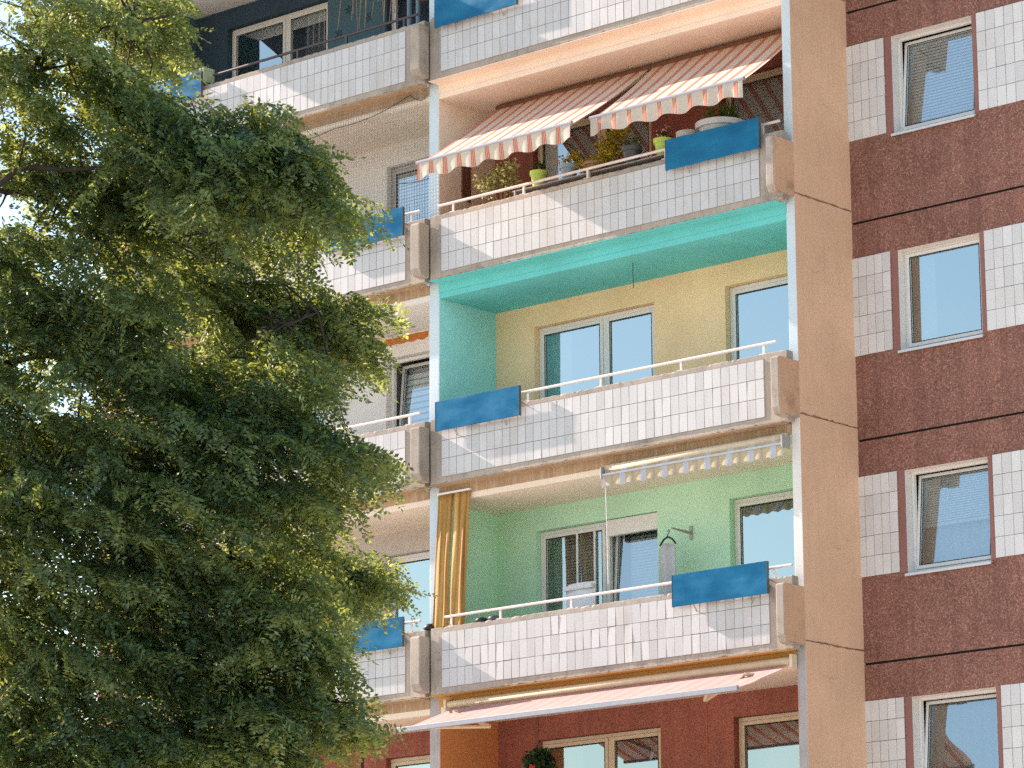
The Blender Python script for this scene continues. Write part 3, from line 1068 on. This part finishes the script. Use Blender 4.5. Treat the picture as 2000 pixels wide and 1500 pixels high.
zt = 13.81 + 1.0
t = thing('flower_shelf', 'narrow grey shelf of pot holders along the flowered balcony railing', 'shelf', (-2.6, .05, zt - .02))
MB().box(-4.55, -.80, -.10, .30, zt - .02, zt - .004).build('shelf_board', M['greypaint'], t, bevel=.003)
for x in (-4.5, -3.2, -1.9, -.85):
    MB().box(x - .012, x + .012, -.11, -.098, zt - .11, zt - .004).build('bracket', M['steel'], t)
t = pot((-4.95, .12, 14.45), .15, .28, M['basket'], 'bushy cream variegated plant at the left end of the flowered balcony')
mb = MB()
for (cx, cz, rx, rz, n) in ((-5.12, 15.00, .13, .16, 150), (-4.95, 15.12, .18, .16, 200), (-4.74, 15.18, .18, .16, 180), (-5.24, 15.12, .09, .10, 70), (-4.70, 14.95, .14, .16, 110)):
    leaves((cx, .07, cz), rx, .14, rz, n, .06, mb)
mb.build('foliage', M['leafvar'], t)
mb = MB()
for k in range(14):
    a = random.uniform(-.25, .25)
    mb.tube([(-4.95 + a * .2, .12, 14.7), (-4.95 + a * .8, .09, 14.9), (-4.95 + a * 1.4, .07, 15.15)], .004, 4)
mb.build('stem', M['twig'], t)
t = pot((-4.17, .0, zt), .11, .21, M['limepot'], 'lime green flower pot with dark seedlings, leftmost pot on the railing')
leaves((-4.17, .0, zt + .27), .12, .09, .08, 90, .05, MB(), droop=-.4).build('foliage', M['leafdark'], t)
t = pot((-3.66, .02, zt), .12, .20, M['bluepot'], 'blue-grey flower pot with yellow-green leaves next to the lime pot')
leaves((-3.58, .02, zt + .27), .15, .10, .09, 130, .06, MB()).build('foliage', M['leafyellow'], t)
leaves((-3.80, .02, zt + .30), .08, .08, .08, 50, .04, MB()).build('dry_foliage', M['basket'], t)
t = pot((-3.22, .02, zt), .15, .14, M['basket'], 'low brown basket of trailing yellow-green leaves on the parapet')
mb = MB()
leaves((-3.25, -.02, zt + .12), .26, .13, .10, 280, .06, mb)
leaves((-3.0, -.0, zt + .22), .20, .10, .12, 160, .06, mb)
mb.build('foliage', M['leafyellow'], t)
t = pot((-3.05, .22, zt), .12, .16, M['basket'], 'tall yellow leaved plant behind the dark grey pot')
mb = MB()
leaves((-3.08, .17, zt + .36), .20, .14, .22, 330, .065, mb)
leaves((-2.88, .17, zt + .54), .16, .12, .10, 110, .065, mb)
mb.build('foliage', M['leafyellow'], t)
t = pot((-2.60, .02, zt - .0), .125, .23, M['darkpot'], 'dark grey flower pot with a grey-green cushion plant')
leaves((-2.58, .02, zt + .30), .15, .10, .10, 220, .035, MB(), droop=-.5).build('foliage', M['leafgreen'], t)
t = pot((-2.06, -.0, zt), .12, .22, M['limepot'], 'lime green flower pot with pale pink blossoms left of the blue panel')
leaves((-2.04, -.0, zt + .28), .13, .09, .10, 110, .04, MB()).build('foliage', M['leafdark'], t)
leaves((-2.04, -.0, zt + .32), .13, .10, .08, 60, .025, MB(), shape=1.2).build('blossom', M['pink'], t)
t = pot((-1.74, .12, zt), .15, .27, M['greypot'], 'pale grey bowl just showing behind the upper edge of the blue panel')
t = pot((-1.20, .10, zt), .30, .27, M['greypot'], 'wide pale grey bowl with upright green plant behind the blue panel')
mb = MB()
for k in range(40):
    a = random.uniform(-.24, .24)
    x, y = -1.20 + a, .10 + random.uniform(-.12, .12)
    hgt = random.uniform(.18, .40)
    mb.tube([(x, y, zt + .2), (x + a * .25, y, zt + .2 + hgt)], .004, 4)
    leaves((x + a * .12, y, zt + .2 + hgt * .55), .035, .035, hgt * .45, 22, .05, mb, 3.2, -.6)
mb.build('foliage', M['leafgreen'], t)

# dark wall ornament on the peach side wall
t = thing('wall_ornament', 'dark carved wooden ornament hanging on the peach side wall behind the awning', 'wall ornament', (-5.93, .55, 15.35))
pr = [(.46, 15.12), (.60, 15.08), (.62, 15.72), (.56, 15.76), (.50, 15.76), (.45, 15.73)]
mb = MB()
mb.prism([(.45, 15.16), (.52, 15.14), (.52, 15.74), (.45, 15.73)], 'x', -5.948, -5.92)
mb.prism([(.55, 15.10), (.62, 15.12), (.62, 15.72), (.55, 15.74)], 'x', -5.948, -5.92)
mb.prism([(.45, 15.10), (.62, 15.06), (.62, 15.20), (.45, 15.22)], 'x', -5.948, -5.925)
mb.prism([(.47, 15.73), (.60, 15.73), (.57, 15.80), (.50, 15.80)], 'x', -5.948, -5.925)
mb.build('ornament_body', M['wood'], t, bevel=.006)

# ------------------------------------------------------------------ mint balcony: curtain, chair, towel
t = thing('curtain', 'golden brown outdoor curtain in two hanging strips at the left of the mint balcony', 'curtain', (-5.7, -.03, 10.9))


def strip(xa, xb, ph):
    return MB().grid(lambda u, v: (xa + (xb - xa) * u - .015 * (1 - v) + .006 * math.sin(9 * v + ph), -.03 - .12 * (1 - v) + .012 * math.sin(2 * math.pi * 2.0 * u + ph) + .004 * math.sin(20 * u + 5 * v), 9.05 + 1.85 * v), 28, 22)


strip(-5.945, -5.685, .4).build('curtain_strip', M['gold'], t, smooth=True, solid=.004)
strip(-5.665, -5.385, 1.7).build('curtain_strip', M['gold'], t, smooth=True, solid=.004)
MB().box(-5.95, -5.37, -.05, -.01, 10.90, 10.925).build('curtain_rail', M['white'], t)

t = thing('garden_chair', 'white plastic garden chair back showing above the mint balcony railing', 'chair', (-4.1, .45, 8.21))
mb = MB().grid(lambda u, v: (-4.30 + .46 * u + (.03 - .03 * v) * (2 * u - 1), .52 + .12 * v + .05 * (2 * u - 1) ** 2, 8.62 + .97 * v), 12, 14)
mb.build('backrest', M['white'], t, solid=.03)
MB().box(-4.305, -3.835, .585, .665, 9.50, 9.56).box(-4.30, -3.84, .60, .668, 9.42, 9.45).build('top_slat', M['white'], t, bevel=.01)
MB().box(-4.34, -3.88, .10, .54, 8.60, 8.64).build('seat', M['white'], t, bevel=.01)
for x in (-4.31, -3.91):
    for y in (.13, .50):
        MB().box(x - .022, x + .022, y - .022, y + .022, 8.212, 8.60).build('leg', M['white'], t, bevel=.006)
    MB().tube([(x, .54, 8.85), (x, .25, 8.86), (x, .12, 8.83), (x, .12, 8.63)], .02, 6).build('armrest', M['white'], t)

t = thing('clothes_bracket', 'small dark folding bracket screwed to the mint green wall', 'wall bracket', (-2.62, YB, 10.13))
mb = MB().box(-2.64, -2.60, YB - .02, YB - .001, 10.04, 10.22)
mb.prism([(YB - .02, 10.15), (YB - .02, 10.11), (YB - .40, 10.135), (YB - .40, 10.15)], 'x', -2.635, -2.61)
mb.build('bracket_arm', M['steel'], t, bevel=.003)
t = thing('hanger_with_towel', 'grey towel on a black hanger against the mint green wall', 'towel', (-2.77, .80, 10.12))
xh, yh = -2.78, .86
mb = MB().tube([(xh, yh, 10.13), (xh + .02, yh, 10.155), (xh + .03, yh, 10.13), (xh, yh, 10.09), (xh, yh, 10.06)], .006, 6)
mb.tube([(xh - .13, yh, 9.96), (xh - .07, yh, 10.03), (xh, yh, 10.065), (xh + .07, yh, 10.03), (xh + .13, yh, 9.96)], .013, 6)
mb.build('hanger', M['black'], t)
MB().grid(lambda u, v: (xh - .145 + .29 * u, yh - .015 + .02 * math.sin(9 * u + 2 * v), 9.22 + .74 * v + (.055 * math.sin(math.pi * u) - .04 if v > .9 else 0)), 14, 10).build('towel', cloth('grey_towel', None, 1, (.58, .60, .62, 1), .15), t, smooth=True, solid=.012)
t = thing('organiser_box', 'flat grey organiser box standing by the mint balcony door', 'box', (-3.93, .9, 8.9))
MB().box(-4.02, -3.80, .86, .95, 8.75, 9.32).box(-4.03, -4.005, .855, .955, 9.05, 9.34).build('box_body', M['greypot'], t, bevel=.008)
t = thing('dark_shoe', 'dark shoes lying on the mint balcony parapet beside the curtain', 'shoes', (-5.0, -.12, 9.1))
for dx in (0, .22):
    MB().lathe((-5.1 + dx, -.125, 9.093), [(.02, 0), (.075, .01), (.085, .035), (.06, .06), (.02, .07)], 14).build('shoe', M['black'] if dx == 0 else M['darkpot'], t, smooth=True)

# ceiling wire in the turquoise loggia
t = thing('hanging_wire', 'thin wire hanging from the turquoise loggia ceiling', 'wire', (-2.85, .3, 13.6))
MB().tube([(-2.85, .32, 13.60), (-2.852, .32, 13.46), (-2.846, .32, 13.26)], .006, 5).build('wire', M['raildark'], t)

# geraniums in front of the red loggia
t = thing('hanging_flower_basket', 'hanging basket of dark foliage with red geranium blossoms before the red loggia', 'hanging basket', (-4.17, -.1, 6.9))
x, y, z = -4.17, -.1, 7.14
MB().lathe((x, y, z - .28), [(.06, 0), (.13, .08), (.16, .2), (.165, .22), (.15, .22), (.1, .16)], 20).build('basket', M['basket'], t)
mb = leaves((x, y, z + .05), .23, .18, .19, 620, .07, MB(), 1.4)
leaves((x, y, z - .10), .26, .2, .14, 380, .07, mb, 1.4, .5)
mb.build('foliage', M['leafdark'], t)
mb = MB()
for (dx, dz) in ((.07, -.02), (.10, -.09), (-.26, -.11), (-.05, -.16), (.14, -.17)):
    leaves((x + dx, y - .20, z + dz), .03, .025, .025, 40, .03, mb, 1.2)
mb.build('blossom', M['petal'], t)
mb = MB()
for dx in (-.12, .12):
    mb.tube([(x + dx, y, z - .08), (x, y, z + .45), (x, y, z + .66)], .003, 4)
mb.build('hanging_wire', M['raildark'], t)

# ------------------------------------------------------------------ left bay: net, planter, twigs, crate
t = thing('bird_net', 'fine grey bird net stretched across the white loggia left of the awnings', 'net', (-9, -.02, 16.5))
mb = MB()
zl, zh = 14.75, 16.56
nx = int(5.8 / .05)
for i in range(nx + 1):
    x = -11.93 + i * .05
    mb.box(x, x + .0035, -.022, -.0185, zl, zh - .0)
for j in range(int((zh - zl) / .05) + 1):
    z = zl + j * .05
    mb.box(-11.94, -6.13, -.0225, -.019, z, z + .0035)
mb.build('net_mesh', simple('grey_net_cord', (.26, .25, .23, 1), .9), t)
mb = MB()
rp = []
for (xa, xb, za, zb) in ((-11.9, -9.3, 16.45, 16.40), (-9.3, -7.9, 16.40, 16.38), (-7.9, -6.45, 16.38, 16.56), (-6.45, -6.13, 16.56, 16.48)):
    for k in range(8):
        u = k / 8
        rp.append((xa + (xb - xa) * u, -.03, za + (zb - za) * u - .07 * math.sin(math.pi * u)))
mb.tube(rp, .006, 5)
mb.build('net_rope', M['raildark'], t)

t = thing('planter_box', 'pale green ribbed planter box with thin grass at the upper left balcony', 'planter', (-10.95, -.1, 17.52))
mb = MB().box(-11.45, -10.32, -.22, -.02, 17.55, 17.76)
for k in range(18):
    x = -11.44 + k * .064
    mb.box(x, x + .035, -.235, -.219, 17.56, 17.765)
for k in range(3):
    y = -.21 + k * .07
    mb.box(-10.321, -10.305, y, y + .04, 17.56, 17.765)
mb.build('box_body', simple('pale_green_plastic', (.40, .50, .30, 1), .5), t)
mb = MB()
for k in range(170):
    x, y = random.uniform(-11.4, -10.35), random.uniform(-.2, -.04)
    hgt = random.uniform(.06, .16)
    dx = random.uniform(-.05, .05)
    mb.add([(x - .004, y, 17.74), (x + .004, y, 17.74), (x + dx, y + random.uniform(-.03, .03), 17.74 + hgt)], [(0, 1, 2)])
mb.build('grass', M['leafvar'], t)
for x in (-10.95, -10.82):
    MB().box(x - .014, x + .014, -.14, -.11, 17.74, 18.0).build('stake', M['pvc'], t)

t = thing('dry_twigs', 'bunch of dry twigs hanging in the dark blue loggia at the top', 'twigs', (-7.4, .2, 19.0))
mb = MB()
for k in range(22):
    x = random.uniform(-7.95, -6.75)
    y = random.uniform(.05, .25)
    zb_ = random.uniform(17.75, 18.35)
    mb.tube([(-7.35 + (x + 7.35) * .35, .15, 19.15), (x, y, (19.1 + zb_) / 2), (x + random.uniform(-.12, .12), y, zb_)], .005, 4)
mb.build('twig', M['twig'], t)
t = thing('wooden_nest_box', 'brown slatted wooden box fixed at the right end of the dark blue loggia', 'box', (-6.28, -.02, 17.95))
mb = MB().box(-6.42, -6.14, -.05, .18, 17.95, 18.6)
for k in range(5):
    x = -6.42 + k * .056
    mb.box(x + .004, x + .05, -.066, -.049, 17.94, 18.62)
mb.build('box_body', simple('reddish_wood', (.30, .13, .07, 1), .6, var=.25), t, bevel=.004)
for k, x in enumerate((-7.05, -6.88)):
    tt = thing('grey_pipe', 'grey-blue upright pole behind the dark railing of the top left loggia', 'pole', (x, .6, 16.62), 'upright poles in the dark blue loggia')
    MB().tube([(x, .6, 16.62), (x, .6, 19.15)], .035, 8).build('pole_shaft', M['bluepot'], tt)
t = thing('dark_bundle', 'small dark bundle on the parapet at the left end of the gold curtain', 'bundle', (-6.2, -.12, 9.1))
MB().lathe((-6.02, -.1, 9.095), [(.02, 0), (.09, .01), (.10, .04), (.05, .085), (.01, .09)], 12).build('bundle_body', M['black'], t, smooth=True)

#TREE
LEAF_K = 0.78
# ------------------------------------------------------------------ the locust tree in front of the left bay
def vdir(px, py):
    d = AF * FPX + AR * (px - 1000) - AU * (py - 750)
    return d / np.linalg.norm(d)


def at(px, py, dist):
    return CAM + vdir(px, py) * dist


TD = 25.5   # metres from the camera to the middle of the crown
# leaf masses: where in the crown, half-width and half-height (metres * 275), how many sprays, depth offset
CL = [
    (60, 40, 170, 90, 70, 0), (250, 40, 150, 80, 80, 0.9), (345, 30, 40, 70, 20, 1.0), (150, 130, 170, 45, 30, .2), (280, 140, 90, 60, 46, .1),
    (40, 250, 80, 80, 34, 0), (150, 175, 80, 35, 20, .2), (250, 300, 55, 50, 26, 0), (20, 330, 40, 40, 16, .3), (110, 310, 60, 40, 22, .1), (170, 360, 50, 40, 18, .2), (90, 340, 40, 25, 8, .2), (60, 430, 60, 25, 16, .1), (130, 240, 30, 40, 8, .0),
    (330, 250, 110, 75, 80, -.2), (450, 270, 110, 80, 95, -.5), (540, 250, 70, 50, 46, -.5), (590, 310, 70, 50, 50, -.4), (630, 340, 40, 30, 16, -.4), (640, 375, 30, 14, 8, -.3),
    (420, 370, 160, 50, 76, -.4), (560, 370, 80, 40, 50, -.3), (240, 430, 110, 60, 46, .1), (60, 470, 90, 40, 24, .1), (330, 450, 120, 60, 52, 1.2), (480, 440, 100, 45, 46, 1.4),
    (560, 420, 60, 40, 26, 1.5), (650, 400, 55, 18, 22, 1.5), (705, 398, 30, 12, 9, 1.5), (590, 470, 30, 25, 12, 1.5),
    (40, 560, 110, 90, 55, 0), (200, 560, 130, 70, 80, -.2), (380, 550, 130, 60, 80, 1.2), (510, 560, 70, 45, 40, 1.4), (600, 540, 45, 25, 18, 1.5),
    (620, 590, 60, 30, 30, 1.5), (700, 580, 45, 20, 20, 1.5), (745, 585, 22, 10, 6, 1.5), (580, 640, 90, 40, 52, 1.4), (690, 640, 45, 25, 18, 1.5), (725, 680, 28, 14, 9, 1.5), (640, 690, 50, 30, 22, 1.3),
    (90, 700, 140, 80, 70, -.1), (280, 680, 140, 80, 100, -.2), (450, 680, 110, 70, 80, 0.9), (560, 720, 70, 50, 46, -.2), (610, 760, 50, 40, 24, -.3),
    (120, 840, 170, 80, 84, -.3), (330, 830, 150, 80, 115, -.4), (500, 820, 110, 60, 66, -.4), (610, 850, 70, 45, 44, -.4), (680, 845, 28, 18, 12, -.3),
    (720, 880, 30, 12, 12, 1.4), (690, 900, 35, 18, 14, 1.4),
    (130, 970, 170, 80, 110, -.3), (330, 960, 160, 80, 120, -.5), (520, 950, 110, 65, 62, -.5), (640, 940, 60, 30, 30, -.4), (690, 930, 26, 12, 8, -.4), (610, 1010, 45, 25, 20, -.1),
    (130, 1100, 170, 80, 110, -.3), (340, 1090, 170, 80, 120, -.4), (510, 1090, 90, 60, 66, -.1), (600, 1080, 60, 35, 32, 1.2), (690, 1085, 45, 22, 24, 1.5), (750, 1100, 35, 28, 16, 1.5), (775, 1140, 14, 14, 4, 1.5),
    (620, 1150, 60, 35, 32, 1.2), (680, 1190, 25, 25, 10, 1.2),
    (130, 1230, 170, 80, 110, -.3), (340, 1220, 170, 80, 92, -.5), (520, 1210, 110, 70, 90, -.5), (620, 1230, 50, 45, 34, -.5), (660, 1300, 35, 25, 12, -.4),
    (130, 1360, 170, 80, 105, -.3), (340, 1350, 170, 70, 80, -.5), (510, 1340, 100, 60, 56, -.5), (610, 1350, 70, 40, 36, -.5), (680, 1385, 45, 20, 18, -.6), (730, 1400, 22, 12, 6, -.6),
    (200, 1470, 220, 70, 130, -.5), (420, 1460, 130, 60, 80, -.6), (560, 1420, 60, 35, 28, -.5), (600, 1490, 45, 25, 14, -.6),
    (200, 1620, 330, 110, 150, -.4),
    (430, 1300, 60, 60, 26, 1.4), (330, 1330, 60, 50, 22, 1.4), (60, 880, 50, 50, 18, 1.2), (60, 640, 60, 40, 18, 1.2), (420, 960, 60, 60, 22, 1.4), (250, 1180, 60, 50, 20, 1.4),
    (0, 480, 50, 60, 26, .1), (-10, 600, 50, 70, 30, .1), (0, 800, 60, 90, 40, .1), (0, 950, 60, 80, 40, .1), (0, 1080, 60, 80, 44, .1), (0, 1220, 60, 80, 44, .1), (0, 1360, 60, 80, 44, .1), (0, 1470, 60, 80, 44, .1), (20, 120, 60, 70, 30, .1),
    # the rest of the crown, outside the left and top edges of the frame
    (-200, 60, 170, 150, 30, .4), (-230, 380, 170, 170, 26, .2), (-230, 720, 170, 170, 30, 0), (-100, 1080, 120, 180, 50, 0), (-100, 1420, 120, 180, 60, 0), (-60, 760, 90, 120, 26, 0), (245, 200, 40, 60, 30, .3), (245, 340, 40, 60, 30, .3),
    (-620, 400, 260, 280, 26, .3), (-650, 900, 280, 280, 30, 0), (-650, 1400, 280, 260, 36, 0), (100, -120, 260, 80, 30, .3),
]
base = at(-520, 1500, TD + .8)
base = np.array([base[0], base[1], 0.0])
TR = thing('locust_tree', 'large locust tree with feathery sunlit leaves filling the left of the photo', 'tree', tuple(base))

# right-hand outline of the crown (height in the picture -> how far right the foliage reaches)
EDGE_Y = [-400, 0, 60, 100, 115, 150, 175, 180, 200, 250, 300, 325, 350, 380, 395, 415, 430, 455, 500, 540, 560, 575, 600, 620, 640, 680, 700, 715, 740, 800, 850, 875, 900, 920, 950, 970, 1000, 1030, 1055, 1070, 1100, 1150, 1170, 1190, 1210, 1340, 1360, 1390, 1410, 1425, 1440, 1800]
EDGE_X = [300, 385, 365, 345, 310, 305, 330, 450, 590, 625, 670, 690, 670, 690, 745, 735, 660, 600, 560, 640, 690, 770, 770, 700, 750, 770, 750, 680, 640, 650, 715, 780, 780, 720, 715, 690, 670, 640, 660, 780, 805, 800, 740, 720, 690, 690, 700, 760, 760, 680, 640, 640]
spr_ends = []
for (cx, cy, rx, ry, n, dz) in CL:
    c = at(cx, cy, TD + dz)
    big = max(rx, ry) / 275
    n = max(1, int(round(n * LEAF_K / 5)))
    for _ in range(n):
        while True:
            q = rng.uniform(-1, 1, 3)
            if q @ q < 1:
                break
        p = c + AR * q[0] * rx / 275 + AU * q[1] * ry / 275 + AF * q[2] * (.25 + .75 * min(1, big))
        # a branchlet: a drooping, flattened plate of five sprays
        o_ = p - np.array([base[0], base[1], p[2]])
        o_ /= np.linalg.norm(o_)
        d_ = o_ * .9 + rng.normal(0, .45, 3)
        d_[2] = -abs(rng.normal(.22, .25))
        d_ /= np.linalg.norm(d_)
        l_ = np.cross(d_, [0, 0, 1.0])
        l_ /= np.linalg.norm(l_)
        span = min(.30, .10 + min(rx, ry) / 275)
        for k in range(5):
            f_ = (k / 4 - .5) * 2
            e_ = p + d_ * span * f_ + l_ * rng.normal(0, .075) + np.array([0, 0, rng.normal(0, .025) - .05 * f_ * f_])
            r_ = e_ - CAM
            zz = r_ @ AF
            ex, ey = 1000 + FPX * (r_ @ AR) / zz, 750 - FPX * (r_ @ AU) / zz
            if ex < np.interp(ey, EDGE_Y, EDGE_X) - rng.uniform(0, 65):
                spr_ends.append((e_, d_, cy))
P0 = np.array([s[0] for s in spr_ends])
ns = len(P0)
# each spray: a twig pointing outwards (away from the trunk) and down, with compound leaves either side
out = P0 - np.array([base[0], base[1], 0])
out[:, 2] = 0
out /= np.linalg.norm(out, axis=1)[:, None]
tw = np.array([q[1] for q in spr_ends]) + rng.normal(0, .30, (ns, 3))
tw[:, 2] -= .10
tw /= np.linalg.norm(tw, axis=1)[:, None]
NLF = 9
TL = rng.uniform(.22, .46, ns)
rows = []
t = (np.arange(NLF) + .5) / NLF
# leaf base positions
LB = P0[:, None, :] + tw[:, None, :] * (TL[:, None] * (t[None, :] - .5))[:, :, None]
LB[:, :, 2] -= .10 * t[None, :] ** 2
side = np.cross(tw, np.array([0, 0, 1.0]))
side /= np.linalg.norm(side, axis=1)[:, None] + 1e-9
sg = np.where(np.arange(NLF) % 2 == 0, 1, -1)[None, :, None]
LD = tw[:, None, :] * rng.uniform(.35, .95, (ns, NLF, 1)) + side[:, None, :] * sg * rng.uniform(.5, 1.0, (ns, NLF, 1)) + rng.normal(0, .14, (ns, NLF, 3))
LD[:, :, 2] -= rng.uniform(0, .75, (ns, NLF))
LD = LD.reshape(-1, 3)
LB = LB.reshape(-1, 3)
LD /= np.linalg.norm(LD, axis=1)[:, None]
nl = len(LB)
LEN = rng.uniform(.14, .25, nl)
upv = np.array([0, 0, 1.0]) + rng.normal(0, .45, (nl, 3))
SD = np.cross(LD, upv)
SD /= np.linalg.norm(SD, axis=1)[:, None] + 1e-9
NV = np.cross(SD, LD)
NP = 6
allv = []
for k in range(NP * 2 + 1):
    if k == NP * 2:
        tt, s = 1.0, 0
    else:
        tt, s = .16 + .8 * (k // 2) / (NP - 1), (1 if k % 2 else -1)
    pos = LB + LD * (LEN * tt)[:, None]
    pos[:, 2] -= .035 * tt * tt
    if s:
        dl = LD * .42 + SD * s + rng.normal(0, .16, (nl, 3))
    else:
        dl = LD + rng.normal(0, .1, (nl, 3))
    dl[:, 2] -= .15
    dl /= np.linalg.norm(dl, axis=1)[:, None]
    nn = NV + rng.normal(0, .35, (nl, 3))
    wv = np.cross(dl, nn)
    wv /= np.linalg.norm(wv, axis=1)[:, None] + 1e-9
    ll = rng.uniform(.040, .060, nl) * (1 - .25 * abs(tt - .5))
    ww = ll * .26
    a = pos
    b = pos + dl * (ll * .5)[:, None] + wv * ww[:, None]
    c_ = pos + dl * ll[:, None]
    d_ = pos + dl * (ll * .5)[:, None] - wv * ww[:, None]
    allv.append(np.stack([a, b, c_, d_], 1))
V = np.concatenate(allv, 0).reshape(-1, 3) - base
nq = len(V) // 4
me = bpy.data.meshes.new('crown')
me.vertices.add(len(V))
me.vertices.foreach_set('co', V.astype(np.float32).ravel())
me.loops.add(len(V))
me.loops.foreach_set('vertex_index', np.arange(len(V), dtype=np.int32))
me.polygons.add(nq)
me.polygons.foreach_set('loop_start', np.arange(0, len(V), 4, dtype=np.int32))
me.polygons.foreach_set('loop_total', np.full(nq, 4, dtype=np.int32))
me.materials.append(leafmat('locust_leaf', (.046, .100, .066, 1), (.44, .50, .085, 1), .45, .35))
me.update(calc_edges=True)
crown = bpy.data.objects.new('crown', me)
col.objects.link(crown)
crown.parent = TR

# wood: trunk, limbs to the leaf masses, twigs
bark = plaster('grey_brown_bark', (.055, .047, .040, 1), fine=.2, blot=.2, bump=1.0, rough=.95, fscale=30)
mb = MB()
tp = [Vector(base) + Vector((0, 0, -.2)), Vector(base) + Vector((.05, .02, 1.5)), Vector(base) + Vector((-.05, .1, 3.2)), Vector(base) + Vector((.1, .0, 5.2)), Vector(base) + Vector((.25, -.05, 7.4)), Vector(base) + Vector((.1, .1, 9.6)), Vector(base) + Vector((.2, .1, 11.4))]
mb.tube(tp, [.30, .24, .21, .18, .14, .09, .03], 12)
mb.build('trunk', bark, TR, smooth=True)


def tp_at(z):
    for a, b in zip(tp, tp[1:]):
        if a.z <= z <= b.z:
            return a.lerp(b, (z - a.z) / (b.z - a.z))
    return tp[-1]


brm = MB()
# main limbs: start height on the trunk, then points through the crown
LIMBS = [
    (6.3, [(-300, 560, .5), (-120, 400, .3), (0, 371, .1), (60, 380, .1), (110, 402, .1), (165, 432, .1), (215, 468, .2), (330, 470, .3), (520, 430, .4), (620, 405, .7)], .034),
    (5.4, [(-280, 820, .2), (-40, 720, 0), (90, 690, -.1), (145, 703, -.1), (190, 718, -.1), (260, 722, -.1), (330, 722, 0), (380, 742, 0), (500, 660, .4), (620, 610, .7)], .034),
    (7.6, [(-260, 300, .3), (-60, 160, .2), (60, 150, .2), (110, 120, .2), (200, 60, .2), (330, 30, .4)], .034),
    (6.6, [(-200, 520, -.2), (40, 330, -.2), (200, 330, -.3), (380, 300, -.4), (540, 280, -.5), (590, 310, -.4)], .034),
    (4.6, [(-260, 1060, 0), (0, 930, -.2), (200, 900, -.4), (420, 870, -.5), (600, 860, -.4), (620, 880, .0)], .034),
    (3.9, [(-240, 1280, 0), (20, 1140, -.2), (240, 1110, -.3), (450, 1090, -.2), (600, 1090, .3), (680, 1095, .6)], .034),
    (3.2, [(-260, 1460, 0), (20, 1340, -.3), (260, 1290, -.5), (480, 1290, -.5), (620, 1350, -.5), (650, 1370, -.6)], .034),
    (2.7, [(-240, 1640, 0), (20, 1560, -.3), (260, 1480, -.5), (460, 1450, -.5), (590, 1430, -.5)], .034),
]
knots = []
for (zs, pl, r0) in LIMBS:
    pts = [tp_at(zs)] + [Vector(at(x, y, TD + d)) for x, y, d in pl]
    fine = []
    for a_, b_ in zip(pts, pts[1:]):
        for k in range(4):
            fine.append(a_.lerp(b_, k / 4) + Vector((random.gauss(0, .008), random.gauss(0, .008), random.gauss(0, .008))))
    fine.append(pts[-1])
    nn_ = len(fine)
    brm.tube(fine, [r0 * (1 - .88 * (k / (nn_ - 1)) ** .8) for k in range(nn_)], 7)
    knots += fine[4:]
for (cx, cy, rx, ry, n, dz) in CL:
    c = Vector(at(cx, cy, TD + dz))
    near = sorted(knots, key=lambda q: (q - c).length)[:6]
    s = near[min(5, random.randint(0, 5))]
    for _ in range(max(1, int(n / 9))):
        e = c + Vector(AR * random.uniform(-.8, .8) * rx / 275 + AU * random.uniform(-.8, .8) * ry / 275 + AF * random.uniform(-.4, .4))
        r_ = np.array(e) - CAM
        zz = r_ @ AF
        if 1000 + FPX * (r_ @ AR) / zz > np.interp(750 - FPX * (r_ @ AU) / zz, EDGE_Y, EDGE_X) - 60:
            continue
        s = random.choice(near)
        m_ = s.lerp(e, .5) + Vector((random.gauss(0, .05), random.gauss(0, .05), random.gauss(.05, .05)))
        brm.tube([s, m_, e], [.010, .007, .002], 4)
brm.build('limbs', bark, TR, smooth=True)
